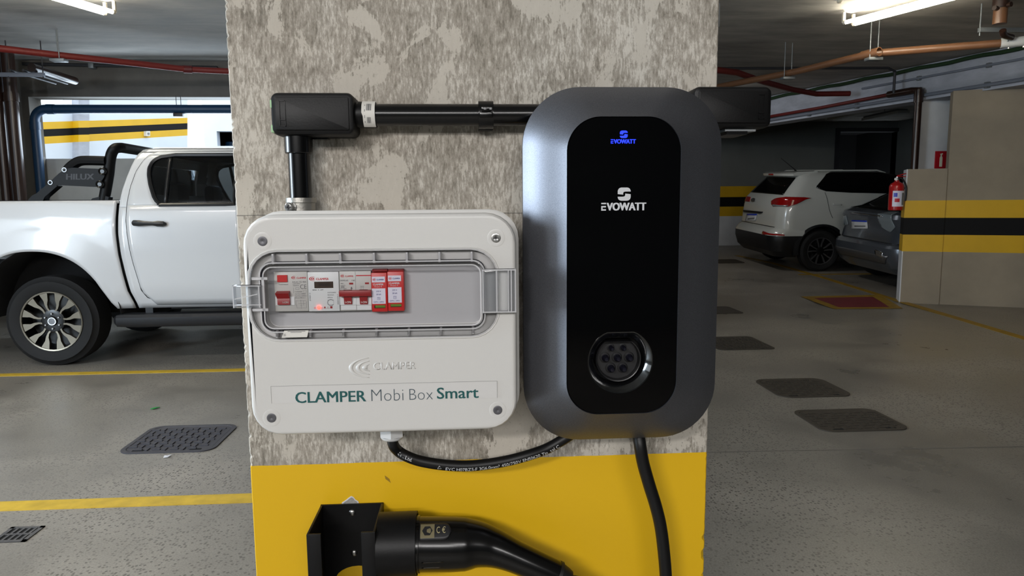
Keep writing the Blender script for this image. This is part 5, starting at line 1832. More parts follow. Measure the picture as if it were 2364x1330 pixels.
sb = []
for side in (0, 1):
    f = (lambda p: mirror(p)) if side else (lambda p: p)
    pl = [sx(*p) for p in ((126, 420), (145, 402), (160, 391), (178, 388), (246, 391), (252, 398), (249, 410), (240, 424), (238, 430), (226, 432), (142, 428), (126, 430))]
    g = G().prism(pl, YS - .062, YS - .035).xform(f); o = part(g, 'side_plate', 'bar_black', truck)
    lg = [sx(*p) for p in ((72, 466), (108, 466), (113, 455), (142, 430), (126, 420), (94, 447), (84, 452))]
    g = G().prism(lg, YS - .06, YS + .02).xform(f); part(g, 'rear_leg', 'bar_black', truck)
    up_ = [sx(*p) for p in ((160, 392), (172, 381), (186, 373), (204, 371), (248, 372))]
    g = G().tube(catmull([Vector((x, YS - .02, z)) for x, z in up_], 5), .040, 10).xform(f); part(g, 'upper_tube', 'bar_black', truck)
    ft = [sx(*p) for p in ((212, 467), (254, 467), (256, 455), (246, 452), (218, 458))]
    g = G().prism(ft, YS - .035, YS + .035).xform(f); part(g, 'foot', 'bar_black', truck)
    for p in ((246, 396.5), (240, 426)):
        q = sx(*p)
        g = G().lathe((q[0], YS - .060, q[1]), (0, -1, 0), [(0, .032), (.014, .030), (.018, .024), (.010, .016), (.010, 0.001)], 18).xform(f); part(g, 'bolt_boss', 'rim_black', o)
    for p in ((159, 393), (127, 422)):
        q = sx(*p)
        g = G().lathe((q[0], YS - .062, q[1]), (0, -1, 0), [(0, .020), (.006, .019), (.006, .013), (.002, .012)], 18).xform(f); part(g, 'bolt_ring', 'rim_grey', o)
    if not side:
        a, b = sx(162, 408), sx(226, 408); zt_, zb2 = sx(194, 402)[1], sx(194, 415.5)[1]
        g = G(); letters(g, 'HILUX', a[0], b[0], zb2, zt_, YS - .0635, .05, 0, .10); part(g, 'plate_lettering', M('grey_plate_letters', (40, 40, 44), .55), o, 'faint grey raised letters')
hp = [sx(*p) for p in ((240, 462), (246, 430), (251, 400), (254, 372), (258, 354), (266, 343))]
pn = [Vector((x, YS, z)) for x, z in hp]
zt_ = U(285, 341, 6.05).z
near_ = pn + [Vector((pn[-1].x + .015, YS + .07, zt_ + .0))]
far_ = [mirror(p) for p in reversed(near_)]
g = G().tube(catmull(near_, 5) + catmull(far_, 5), .042, 12); part(g, 'hoop', 'bar_black', truck)


# ---------------------------------------------------------------- cars on the right
def car(name, label, cat, X0, Yc, levels, paint, L, W, arch, wheel, trim_z, pieces):
    a = math.atan(SLOPE); ca, sa = math.cos(a), math.sin(a)
    z0 = floor_z(Yc)
    fn = lambda p: Vector((X0 + p[0], Yc - p[1] * ca - p[2] * sa, z0 - p[1] * sa + p[2] * ca))   # (u, w to its right, z)
    t = thing(name, label, cat, (X0 + L / 2, Yc, z0))
    loops = []; mis = []
    nn = 7
    for z, ur, uf, hw, cr, cf in levels:
        lp = []
        for cxx, cww, a0, r in ((uf - cf, hw - cf * .9, 0, cf), (ur + cr, hw - cr * .9, 90, cr), (ur + cr, -hw + cr * .9, 180, cr), (uf - cf, -hw + cf * .9, 270, cf)):
            for k in range(nn + 1):
                an = math.radians(a0 + 90 * k / nn)
                lp.append((cxx + r * math.cos(an), cww + r * .9 * math.sin(an), z))
        # bow the long straight side and the rear a little by inserting nothing: corners carry it
        loops.append(lp)
    for k in range(len(levels) - 1):
        mis.append(1 if levels[k + 1][0] <= trim_z + 1e-6 else 0)
    g = G().loft(loops, True, True, mis=mis + [0])
    tmp = link_mesh(g, 'tmp_body', [paint, 'car_black', 'hole'], None, origin=(0, 0, 0), smooth=0.5)
    cutters = []
    for ux, r in arch:
        for sgn in (-1, 1):
            cg = G().lathe((ux, sgn * W, r[1]), (0, 1, 0), [(-.42, r[0]), (.42, r[0])], 36, cap0=True, cap1=True)
            c_ = link_mesh(cg, 'tmp_cut', ['hole', 'hole', 'hole'], None, origin=(0, 0, 0), smooth=0)
            for p in c_.data.polygons:
                p.material_index = 2
            m = tmp.modifiers.new('cut', 'BOOLEAN'); m.operation = 'DIFFERENCE'; m.object = c_; m.solver = 'EXACT'
            cutters.append(c_)
    dg = bpy.context.evaluated_depsgraph_get(); dg.update()
    me = bpy.data.meshes.new_from_object(tmp.evaluated_get(dg))
    vs = [v.co.copy() for v in me.vertices]; fs = [tuple(p.vertices) for p in me.polygons]; mi = [p.material_index for p in me.polygons]
    bvh = BVHTree.FromPolygons(vs, fs)
    for o in cutters + [tmp]:
        bpy.data.objects.remove(o)
    g = G(); g.add([fn(v) for v in vs], fs); g.m = mi
    body = part(g, 'body', [paint, 'car_black', 'hole'], t, smooth=0.45)

    def patch(poly, plane, off, nx=10, nz=8, th=.01):
        """conform a polygon to the body; plane 'side' -> (u,z), 'rear' -> (w,z)"""
        zs_ = [p[1] for p in poly]; z0_, z1_ = min(zs_), max(zs_)
        g = G(); pts = []
        for j in range(nz + 1):
            z = z0_ + (z1_ - z0_) * (0.001 + .998 * j / nz)
            xs = []
            for (xa, za), (xb, zb) in zip(poly, poly[1:] + poly[:1]):
                if (za - z) * (zb - z) <= 0 and za != zb:
                    xs.append(xa + (xb - xa) * (z - za) / (zb - za))
            lo, hi = min(xs), max(xs)
            for i in range(nx + 1):
                x = lo + (hi - lo) * i / nx
                if plane == 'wrap':     # around the rear right corner: (angle, z)
                    d = Vector((math.cos(math.radians(x)), -math.sin(math.radians(x)), 0)); o = Vector((1.0, 0, z)) - d * 3
                else:
                    o, d = ((Vector((x, 3, z)), Vector((0, -1, 0))) if plane == 'side' else (Vector((-2, x, z)), Vector((1, 0, 0))))
                h = bvh.ray_cast(o, d)
                if h[0] is None:
                    h = bvh.find_nearest(o + d * 2.2)
                n = h[1]
                if n.dot(d) > 0:
                    n = -n
                pts.append(h[0] + n * off)
        m = nx + 1
        g.add([fn(p) for p in pts], [(j * m + i, j * m + i + 1, (j + 1) * m + i + 1, (j + 1) * m + i) for j in range(nz) for i in range(nx)])
        g.off = th
        return g

    def add_patch(name, mat, poly, plane, off=.004, parent=None, nx=10, nz=8, th=.008, label=None):
        o = part(patch(poly, plane, off, nx, nz), name, mat, parent or t, label)
        thick(o, th, 0)
        return o
    for ux, r in arch:
        for sgn in (1, -1):
            f2 = lambda p, s=sgn: fn((p[0], s * (W + p[1]), p[2]))
            cat_mesh(t, f2, 'wheel', (ux, wheel[0]), wheel[0], .215, wheel[1], ('five', 'rim_grey'))
            # arch trim
            g = G(); loops = []
            for k in range(25):
                an = math.radians(-12 + 204 * k / 24)
                loops.append([(ux + rr_ * math.cos(an), sgn * (W + dd), r[1] + rr_ * math.sin(an)) for rr_, dd in ((r[0] - .012, -.09), (r[0] - .012, .006), (r[0] + wheel[2], .001), (r[0] + wheel[2], -.10))])
            g.loft(loops); g.xform(fn); part(g, 'arch_trim', 'car_black', t)
    pieces(t, add_patch, fn, bvh)
    return t


def PS(px, py, X0, Yc, w):
    """pixel -> (u, z) on the car's right flank"""
    p = U(px, py, Yc - w)
    return (p.x - X0, p.z - floor_z(p.y))


def PR_(px, py, X0, Yc, u):
    """pixel -> (w, z) on a plane across the car"""
    d = ray(px, py); p = CAM + d * ((X0 + u) / d.x)
    return (Yc - p.y, p.z - floor_z(p.y))


def c6(x, y):
    return (1620 + x / 3.167, 360 + y / 3.167)


SX, SY = 4.99, 12.05
lev = [(.24, .16, 4.12, .80, .20, .3), (.34, .05, 4.22, .86, .24, .4), (.50, .0, 4.27, .885, .26, .5), (.60, .0, 4.27, .89, .26, .5), (.64, .02, 4.26, .89, .26, .5), (.69, .06, 4.25, .888, .26, .5), (.72, .115, 4.24, .888, .25, .5),
       (.90, .13, 4.22, .89, .25, .5), (1.06, .150, 4.0, .89, .25, .5), (1.20, .19, 3.5, .878, .25, .4), (1.26, .24, 3.15, .86, .25, .35), (1.40, .36, 2.85, .79, .22, .3), (1.53, .48, 2.45, .71, .20, .3), (1.58, .50, 2.3, .67, .2, .3), (1.635, .62, 2.1, .60, .22, .3), (1.66, .85, 1.9, .48, .25, .3)]


LAMP = [(26, 1.155), (28, 1.10), (32, 1.07), (48, 1.075), (55, 1.125), (62, 1.20), (68, 1.225), (60, 1.235), (46, 1.235), (32, 1.20)]
STRIP = [(30, 1.10), (32, 1.077), (47, 1.08), (49, 1.105)]


def suv_parts(t, P, fn, bvh):
    S = lambda *pts: [PS(*c6(*p), SX, SY, .80) for p in pts]
    Rr = lambda u, *pts: [PR_(*c6(*p), SX, SY, u) for p in pts]
    gl = P('side_window', 'glass_dark', S((815, 232), (930, 132), (1000, 112), (1520, 112), (1520, 278), (1150, 274), (885, 258)), 'side', .004, nx=22, nz=14)
    rw_ = P('rear_window', 'glass_dark', [(-.67, 1.265), (.67, 1.265), (.56, 1.55), (-.56, 1.55)], 'rear', .004, nx=16, nz=12)
    # spoiler
    g = G()
    for k in range(1):
        loops = []
        for w in [(-.60 + 1.2 * i / 10) for i in range(11)]:
            e = .10 * (w / .6) ** 4
            loops.append([(.34 + e, w, 1.575), (.33 + e, w, 1.615), (.40 + e, w, 1.645), (.85, w, 1.655), (.85, w, 1.60)])
        g.loft(loops)
    g.xform(fn); sp = part(g, 'spoiler', 'suv_white', t)
    g = G().box(.325, .36, -.13, .06, 1.585, 1.612, 0, .004).xform(fn); part(g, 'brake_lamp', 'lens_red', sp)
    # tail lamp wraps the corner
    P('tail_lamp', 'lens_red', LAMP, 'wrap', .008, nx=22, nz=12)
    P('lamp_strip', 'lens_clear', STRIP, 'wrap', .013, nx=10, nz=4)
    P('tail_lamp', 'lens_red', [(-.80, 1.20), (-.50, 1.19), (-.48, 1.10), (-.78, 1.09)], 'rear', .006)
    P('reflector', 'lens_red', Rr(.02, (440, 550), (535, 575), (535, 588), (445, 575)), 'rear', .006, nx=8, nz=3)
    P('plate_recess', 'car_black', Rr(.12, (297, 395), (434, 408), (430, 422), (300, 410)), 'rear', .012, nx=6, nz=3, th=.02)
    pl = P('licence_plate', 'plate_white', Rr(.12, (325, 416), (398, 424), (388, 482), (316, 474)), 'rear', .010, nx=4, nz=4)
    P('plate_band', 'plate_blue', Rr(.12, (327, 416), (398, 424), (396, 441), (325, 433)), 'rear', .016, parent=pl, nx=4, nz=2, th=.004)
    P('plate_print', 'module_shade', Rr(.12, (338, 446), (384, 450), (380, 470), (334, 466)), 'rear', .015, parent=pl, nx=4, nz=2, th=.003)
    P('badge', 'chrome', Rr(.14, (344, 312), (356, 308), (368, 312), (372, 322), (368, 334), (356, 338), (344, 334), (340, 322)), 'rear', .008, nx=6, nz=6)
    P('handle', 'suv_white', S((925, 346), (985, 348), (985, 362), (930, 360)), 'side', .014, nx=6, nz=3, th=.02)
    # door seams
    def seam_(pts):
        q = []
        for (x, z) in S(*pts):
            h = bvh.ray_cast(Vector((x, 3, z)), Vector((0, -1, 0)))
            if h[0] is not None:
                q.append(fn(h[0]))
        if len(q) > 1:
            part(G().tube(q, .004, 6), 'door_seam', 'car_gap', t)
    seam_([(878 + .9 * k + (.055 * max(0, k - 20) ** 2), 266 + 5 * k) for k in range(38)])
    # hatch seam across the rear, aerial, roof rail
    q = []
    for w in [-.7 + 1.4 * k / 10 for k in range(11)]:
        h = bvh.ray_cast(Vector((-2, w, .735)), Vector((1, 0, 0)))
        if h[0] is not None:
            q.append(fn(h[0]))
    part(G().tube(q, .007, 6), 'hatch_seam', 'car_gap', t)
    a_, b_ = U(*c6(705, 72), 11.75), U(*c6(648, 2), 11.95)
    g = G().tube([fn((.80, -.05, 1.64)), fn((.74, -.05, 1.70)), fn((.50, -.05, 1.88))], [.02, .008, .004], 8); part(g, 'aerial', 'car_black', t)
    for s in (-1, 1):
        g = G().tube([fn((u, s * .55, 1.62 + .045 * k)) for u, k in ((.75, 0), (.85, .9), (1.9, 1), (2.05, 0))], .013, 8); part(g, 'roof_rail', 'suv_white', t)


car('white_suv', 'white compact SUV seen from its rear corner in the far right bay', 'car', SX, SY, lev, 'suv_white', 4.27, .885, ((.85, (.40, .37)), (3.44, (.40, .37))), (.345, .222, .07), .60, suv_parts)

DX, DY = 5.78, 9.96
lev2 = [(.22, .22, 4.0, .78, .22, .3), (.32, .08, 4.1, .85, .28, .4), (.46, .0, 4.2, .875, .32, .5), (.60, .0, 4.2, .88, .32, .5), (.64, .03, 4.2, .88, .32, .5), (.66, .09, 4.2, .878, .32, .5),
        (.82, .12, 4.18, .878, .32, .5), (1.00, .08, 3.9, .87, .30, .5), (1.06, .10, 3.4, .86, .30, .4), (1.10, .20, 3.1, .84, .28, .35), (1.13, .34, 3.0, .80, .26, .3), (1.35, .80, 2.5, .69, .24, .3), (1.50, 1.12, 2.1, .60, .24, .3), (1.545, 1.4, 1.9, .48, .25, .3)]


def grey_parts(t, P, fn, bvh):
    Rr = lambda u, *pts: [PR_(*c6(*p), DX, DY, u) for p in pts]
    P('rear_window', 'glass_dark', [(-.70, 1.10), (.70, 1.10), (.56, 1.47), (-.56, 1.47)], 'rear', .005, nx=14, nz=12)
    pl = P('licence_plate', 'plate_white', Rr(.12, (1098, 458), (1212, 472), (1206, 544), (1090, 530)), 'rear', .008, nx=4, nz=4)
    P('plate_band', 'plate_blue', Rr(.12, (1100, 457), (1213, 471), (1211, 490), (1098, 476)), 'rear', .014, parent=pl, nx=4, nz=2, th=.004)
    P('plate_print', 'module_shade', Rr(.12, (1115, 496), (1196, 506), (1192, 526), (1112, 516)), 'rear', .013, parent=pl, nx=4, nz=2, th=.003)
    P('tail_lamp', 'lens_clear', Rr(.12, (1285, 420), (1380, 400), (1408, 520), (1370, 560), (1310, 520)), 'rear', .006, nx=10, nz=10)  # clear lamp and silver body highlight painted as one pale patch
    P('tail_lamp', 'lens_clear', [(-.82, .94), (-.55, .98), (-.52, .84), (-.80, .80)], 'rear', .006)
    P('lamp_strip', 'lens_red', Rr(.12, (1330, 372), (1415, 382), (1418, 398), (1335, 390)), 'rear', .008, nx=8, nz=3)
    P('chrome_strip', 'chrome', [(-.40, 1.02), (.40, 1.02), (.40, 1.035), (-.40, 1.035)], 'rear', .010, nx=14, nz=2)
    P('bumper_trim', 'rim_grey', [(-.62, .38), (.62, .38), (.70, .50), (-.70, .50)], 'rear', .008, nx=14, nz=5)
    P('reflector', 'chrome', Rr(.05, (1285, 680), (1345, 700), (1340, 745), (1290, 720)), 'rear', .010, nx=6, nz=4)
    q = []
    for w in [-.74 + 1.48 * k / 12 for k in range(13)]:
        h = bvh.ray_cast(Vector((-2, w, .665)), Vector((1, 0, 0)))
        if h[0] is not None:
            q.append(fn(h[0]))
    part(G().tube(q, .008, 6), 'hatch_seam', 'car_gap', t)
    S = [(.55, 1.12), (1.5, 1.46), (2.3, 1.44), (2.9, 1.14)]
    P('side_window', 'glass_dark', S, 'side', .005, nx=16, nz=10)


car('grey_car', 'dark grey car whose rear end shows beside the banded pier', 'car', DX, DY, lev2, 'car_grey', 4.2, .872, ((.82, (.37, .34)), (3.35, (.37, .34))), (.32, .215, .01), .30, grey_parts)

# ================================================================ CEILING LAMPS
def lamp(name, label, tubes, body, sock):
    """tubes: list of (end a, end b)"""
    a, b = tubes[0]
    t = thing(name, label, 'ceiling light', ((body[0] + body[1]) / 2).to_tuple())
    d = (body[1] - body[0]).normalized(); n = Vector((-d.y, d.x, 0))
    w, h = .075, .022
    lp = lambda p: [p + n * w + Vector((0, 0, 0)), p + n * w * .6 + Vector((0, 0, -h)), p - n * w * .6 + Vector((0, 0, -h)), p - n * w]
    part(G().loft([lp(body[0]), lp(body[1])]), 'body', 'fixture', t)
    for a, b in tubes:
        part(G().tube([a, b], .0165, 16), 'tube', 'tube_lit', t, 'lit fluorescent tube')
        for p, q in ((a, b), (b, a)):
            u_ = (p - q).normalized()
            s = part(G().tube([p - u_ * .012, p + u_ * .010], .0185, 12).box(p.x + u_.x * .012 - .012, p.x + u_.x * .012 + .012, p.y + u_.y * .012 - .012, p.y + u_.y * .012 + .012, p.z, CEIL - .03), 'lampholder', 'socket', t)
    return t


def lamp_pair(name, label, pa, pb, z, length, gap):
    """two parallel tubes; pa = visible end pixel of one, pb = a pixel farther along it"""
    a, b = Zp(*pa, z), Zp(*pb, z)
    d = (b - a).normalized(); n = Vector((-d.y, d.x, 0))
    e = a + d * length
    off = n * gap
    m0, m1 = a + off * .5, e + off * .5
    up = Vector((0, 0, CEIL - z))
    return lamp(name, label, [(a, e), (a + off, e + off)], (m0 + up - d * .02, m1 + up + d * .02), None)


lamp_pair('fluorescent_lamp', 'bright twin tube fluorescent lamp on the ceiling at upper right', (1950, 52), (2130, 4), 2.93, 1.2, .13)
lamp_pair('fluorescent_lamp', 'bright fluorescent lamp on the ceiling at upper left above the pickup', (262, 28), (176, 2), 2.93, 1.2, -.10)
ca_ = Zp(1938, 5, 3.0)
g = G().lathe((ca_.x, ca_.y, CEIL), (0, 0, -1), [(0, .06), (.018, .062), (.024, .05), (.024, .03)], 20)
t = thing('ceiling_box', 'small round grey ceiling box next to the right twin tube lamp', 'ceiling box', (ca_.x, ca_.y, CEIL - .02))
part(g, 'plate', 'conduit_grey', t)
part(G().lathe((ca_.x, ca_.y, CEIL - .02), (0, 0, -1), [(0, .022), (.03, .022), (.038, .014), (.04, .002)], 14, cap1=True), 'holder', 'socket', t)


# ================================================================ PIPES AND HANGERS
def hanger(par, p, mat='galv', block=True, up=None, gap=.05, d=Vector((1, 0, 0)), r=.04):
    n = Vector((-d.y, d.x, 0)).normalized()
    for s in (-1, 1):
        q = p + n * s * gap
        part(G().tube([(q.x, q.y, p.z - r - .03), (q.x, q.y, CEIL)], .005, 8), 'rod', mat, par)
    if block:
        part(G().box(p.x - .07, p.x + .07, p.y - .045, p.y + .045, p.z - r - .030, p.z - r - .002, 0, .004), 'clamp', mat, par)


# red fire pipe, left
z = 2.80
pts = [Zp(-140, 102, z), Zp(0, 112, z), Zp(135, 127.5, z), Zp(300, 145, z), Zp(430, 160, z), Zp(470, 162, z), Zp(560, 166, z)]
t = thing('fire_pipe', 'red fire pipe running under the ceiling on the left side', 'pipe', pts[2].to_tuple())
part(G().tube(pts, .033, 16), 'run', 'pipe_red', t)
hanger(t, pts[2], d=(pts[3] - pts[1]).normalized(), r=.033, gap=.035)
part(G().lathe(pts[4], pts[5] - pts[4], [(-.03, .033), (-.03, .042), (.06, .042), (.06, .033)], 16), 'joint', 'pipe_dark_red', t)
# blue pipe with an elbow at the opening
yb = WB - .12
e = U(78, 252, yb)
r_ = (U(300, 241.5, yb).z - U(300, 262, yb).z) / 2
pa = [U(82, 480, yb), U(78, 300, yb)]
path = [Vector((e.x, yb, .02)), Vector((e.x, yb, e.z - .16))] + [Vector((e.x + .14 - .14 * math.cos(a), yb, e.z - .14 + .14 * math.sin(a))) for a in [math.radians(9 * k) for k in range(11)]] + [Vector((-1.0, yb, U(530, 252, yb).z))]
t = thing('fire_pipe', 'thick blue pipe with an elbow crossing the daylight opening', 'pipe', (e.x, yb, 0))
part(G().tube(path, r_, 18), 'run', 'pipe_blue', t)
part(G().lathe((e.x, yb, e.z - .15), (0, 0, -1), [(0, r_), (0, r_ * 1.12), (.09, r_ * 1.12), (.09, r_)], 18), 'socket_joint', 'pipe_blue', t)
part(G().lathe((e.x + .15, yb, e.z), (1, 0, 0), [(0, r_), (0, r_ * 1.12), (.09, r_ * 1.12), (.09, r_)], 18), 'socket_joint', 'pipe_blue', t)
h = U(413, 264, yb)
for dx in (-.022, .032):
    part(G().tube([(h.x + dx, yb, h.z - .02), (h.x + dx, yb, BEAM_Z + .0)], .004, 6), 'rod', 'conduit_dark', t)
part(G().box(h.x - .05, h.x + .06, yb - .05, yb + .05, h.z - .03, h.z + .012, 0, .004), 'clamp', 'conduit_dark', t)
# brown drain pipes at the left edge
for k, (px, r_, mat, lab) in enumerate(((34, .066, 'pipe_umber', 'dark brown vertical drain pipe by the left edge, nearest the blue pipe'), (3, .055, 'pipe_umber', 'dark brown vertical drain pipe cut by the left edge of the view'))):
    p = U(px, 310, 8.45)
    t = thing('drain_pipe', lab, 'pipe', (p.x, 8.45, 0))
    part(G().tube([(p.x, 8.45, 0), (p.x, 8.45, CEIL)], r_, 18), 'run', mat, t)
    part(G().lathe((p.x, 8.45, 2.5), (0, 0, 1), [(0, r_), (0, r_ * 1.15), (.10, r_ * 1.15), (.10, r_)], 18), 'socket_joint', mat, t)
p = U(16, 310, 8.62)
t = thing('conduit', 'slim pale vertical conduit between the brown drain pipes at the left edge', 'conduit', (p.x, 8.62, 0)); part(G().tube([(p.x, 8.62, 0), (p.x, 8.62, CEIL)], .02, 10), 'run', 'conduit_grey', t)
# trapeze with two pipes, upper left
za_ = 2.70
a, b = Zp(-60, 172, za_), Zp(84, 167, za_)
t = thing('pipe_trapeze', 'galvanised hanging strut carrying pipes at the upper left edge', 'pipe support', ((a.x + b.x) / 2, a.y, za_))
part(G().box(a.x, b.x, a.y - .02, a.y + .02, za_ - .02, za_ + .02, 0, .003), 'strut', 'conduit_grey', t)
for p in (Zp(4, 168, za_), Zp(78, 166, za_)):
    part(G().tube([(p.x, a.y, za_ - .04), (p.x, a.y, CEIL)], .006, 8), 'rod', 'conduit_dark', t)
for px, r_, mat in ((14, .014, 'conduit_dark'), (44, .014, 'conduit_dark'), (64, .045, 'pipe_umber')):
    p = Zp(px, 167, za_)
    part(G().tube([(p.x, a.y - .06, za_ + .02 + r_), (p.x, a.y + .75, za_ + .02 + r_)], r_, 12), 'carried_pipe', mat, t)
# dark conduit along the ceiling edge, left
a, b = U(52, 147, WB - .06), U(345, 155, WB - .06)
t = thing('conduit', 'dark thin conduit along the top of the beam at left', 'conduit', (a.x, WB - .06, a.z))
part(G().tube([(a.x, WB - .06, a.z), (b.x + .8, WB - .06, b.z)], .017, 10), 'run', 'conduit_dark', t)
c = U(212, 152, WB - .06); part(G().box(c.x - .03, c.x + .03, WB - .09, WB - .001, c.z - .03, c.z + .03, 0, .004), 'clip', 'galv', t)

# brown pipe with hangers, right
z = 2.72
P0 = [Zp(2440, 88, z), Zp(2310, 100, z), Zp(2120, 115, z), Zp(2010, 124, z), Zp(1960, 136, z), Zp(1840, 165, z), Zp(1680, 196, z), Zp(1560, 220, z)]
t = thing('drain_pipe', 'copper brown pipe hung under the ceiling on the right', 'pipe', P0[3].to_tuple())
part(G().tube(P0, .036, 18), 'run', 'pipe_brown', t)
part(G().lathe(P0[3], P0[4] - P0[3], [(-.10, .036), (-.10, .043), (.10, .043), (.10, .036)], 18), 'socket_joint', 'pipe_brown', t)
d = (P0[4] - P0[3]).normalized()
hanger(t, P0[3] + Vector((.02, -.02, 0)), d=d, r=.04, gap=.05, mat='galv')
hanger(t, P0[5].lerp(P0[6], .12), d=d, r=.04, gap=.05, mat='galv')
a = P0[1]
dd = (P0[0] - P0[1]).normalized()
part(G().tube([a, a + dd * .8], .044, 18), 'sleeve', 'pipe_white', t)
for k in range(3):
    c = a + dd * (.06 + .11 * k)
    part(G().lathe((c.x, c.y - .01, c.z - .044), (0, 0, -1), [(0, .010), (.012, .010), (.014, .004)], 8, cap1=True), 'bolt', 'steel', t)
# brown stub with a strut bracket at the top right corner
c = Zp(2308, 50, 2.86)
t = thing('drain_stub', 'brown vertical drain stub with a steel bracket at the upper right corner', 'pipe', (c.x, c.y, c.z - .1))
part(G().tube([(c.x, c.y, 2.84), (c.x, c.y, CEIL)], .055, 18), 'run', 'pipe_brown', t)
part(G().lathe((c.x, c.y, 2.97), (0, 0, 1), [(0, .055), (0, .066), (.08, .066), (.08, .055)], 18), 'socket_joint', 'pipe_umber', t)
part(G().lathe((c.x, c.y, 2.965), (-.9, -.4, 0), [(.05, .02), (.10, .02), (.10, .001)], 10), 'lug', 'pipe_umber', t)
part(G().lathe((c.x + .0, c.y, 2.985), (.3, -.95, 0), [(.05, .022), (.09, .022), (.09, .001)], 10), 'lug', 'pipe_umber', t)
s0_ = Zp(2260, 68, 2.825); s1_ = Zp(2440, 54, 2.825)
part(G().box(s0_.x, s1_.x, s0_.y - .02, s0_.y + .02, 2.80, 2.84, 0, .003), 'strut', 'galv', t)
part(G().tube([(s0_.x + .01, s0_.y, 2.77), (s0_.x + .01, s0_.y, CEIL)], .006, 8), 'rod', 'galv', t)
part(G().tube([(s0_.x + .28, s0_.y, 2.72), (s0_.x + .28, s0_.y, 2.80)], .006, 8), 'rod', 'galv', t)
part(G().tube(catmull([Vector((c.x + .05, c.y + .02, 2.79)), Vector((c.x + .09, c.y + .05, 2.76)), Vector((c.x + .2, c.y + .1, 2.75))], 4), .028, 12), 'elbow', 'pipe_umber', t)
# dark red pipes, right
z = 2.80
pts = [Zp(1560, 160, z), Zp(1657, 162, z), Zp(1700, 167, z), Zp(1760, 188, z), Zp(1830, 207, z), Zp(1885, 217, z), Zp(1962, 216, z)]
t = thing('fire_pipe', 'dark red fire pipe bending under the ceiling on the right', 'pipe', pts[3].to_tuple())
part(G().tube(pts, .036, 14), 'run', 'pipe_dark_red', t)
# dark conduit near the ceiling, right, dropping on the beam
z = 2.98
a, b, c = Zp(1630, 158, z), Zp(2050, 157, z), Zp(2066, 165, z)
t = thing('conduit', 'dark conduit under the ceiling behind the right brown pipe', 'conduit', b.to_tuple())
part(G().tube([a, b, c, Vector((c.x, c.y, 2.70))], .017, 10), 'run', 'conduit_dark', t)


# things fixed along the beam face
def bpt(s, z, off):
    p = BA + bd * s - bn * off
    return Vector((p.x, p.y, z))


def s_of(px, z=2.6):
    best, bs = 1e9, 0
    for k in range(-500, 760):
        p = bpt(k * .01, z, 0) - CAM
        q = p.dot(_fw)
        if q < .5:
            continue
        e_ = abs(CXP + FPX * p.dot(RT) / q - px)
        if e_ < best:
            best, bs = e_, k * .01
    return bs


SA, SB = -3.5, s_of(1700)
t = tag(link_mesh(G().tube([bpt(SA + (SB - SA) * k / 40, CEIL - .04 + .008 * math.sin(k * 1.7), .026) for k in range(41)], .025, 8), 'wire_bundle', 'wire_green'), 'dark green strip of cable along the top of the pale beam', 'cable')
for z_, r_, mat, nm, lab, s0_, s1_ in ((2.885, .014, 'conduit_grey', 'conduit', 'upper thin grey conduit along the face of the pale beam', SA, s_of(1990)),
                             (2.655, .022, 'conduit_grey', 'conduit', 'lower pale grey conduit near the bottom edge of the beam', SA, SB)):
    t = thing(nm, lab, 'conduit', bpt(0, z_, r_ + .002))
    part(G().tube([bpt(s0_, z_, r_ + .012), bpt(s1_, z_, r_ + .012)], r_, 10), 'run', mat, t)
    for px in (2280, 2120, 1980, 1870):
        s_ = s_of(px)
        if s_ < s1_:
            q = bpt(s_, z_, r_)
            part(G().box(q.x - .02, q.x + .03, q.y - .025, q.y + .025, z_ - r_ - .014, z_ + r_ + .014, 0, .004), 'clip', 'galv', t)
t = thing('drain_pipe', 'dark brown pipe along the beam that turns down beside the white column', 'pipe', (ca.x - .07, 8.9, 0))
xp = U(2116, 300, 8.85).x
s_ = s_of(2100)
top = Vector((xp, 8.85, 2.72))
run = [bpt(SB - .4, 2.70, .07), bpt(s_of(1900), 2.71, .07), bpt(s_of(2060), 2.73, .08), top + Vector((-.02, .12, .01)), top, Vector((xp, 8.85, 2.60)), Vector((xp, 8.85, 0))]
part(G().tube(run[:3], .024, 12), 'thin_run', 'pipe_dark_red', t)
part(G().tube(run[2:], .045, 14), 'run', 'pipe_umber', t)
part(G().lathe((xp, 8.85, 2.56), (0, 0, 1), [(0, .045), (0, .056), (.16, .056), (.16, .045)], 14), 'elbow_joint', 'pipe_umber', t)
# small things on the far right wall region
for px0, px1, py, lab in ((1980, 2010, 259, 'unlit white lamp on the ceiling of the dark bay, nearer the pillar'), (2066, 2092, 260, 'unlit white lamp on the ceiling of the dark bay, nearer the white column')):
    a = U(px0, py, 12.6); b = U(px1, py, 12.6)
    t = thing('bay_lamp', lab, 'lamp', ((a.x + b.x) / 2, 12.6, a.z))
    part(G().box(a.x, b.x, 12.5, 13.7, a.z - .02, a.z + .03, 0, .006), 'diffuser', 'grey_paint', t)
    part(G().box(a.x + .01, b.x - .01, 12.55, 13.65, a.z + .03, a.z + .06), 'body', 'galv', t)
    part(G().tube([((a.x + b.x) / 2, 13.1, a.z + .05), ((a.x + b.x) / 2, 13.1, CEIL)], .006, 8), 'rod', 'galv', t)

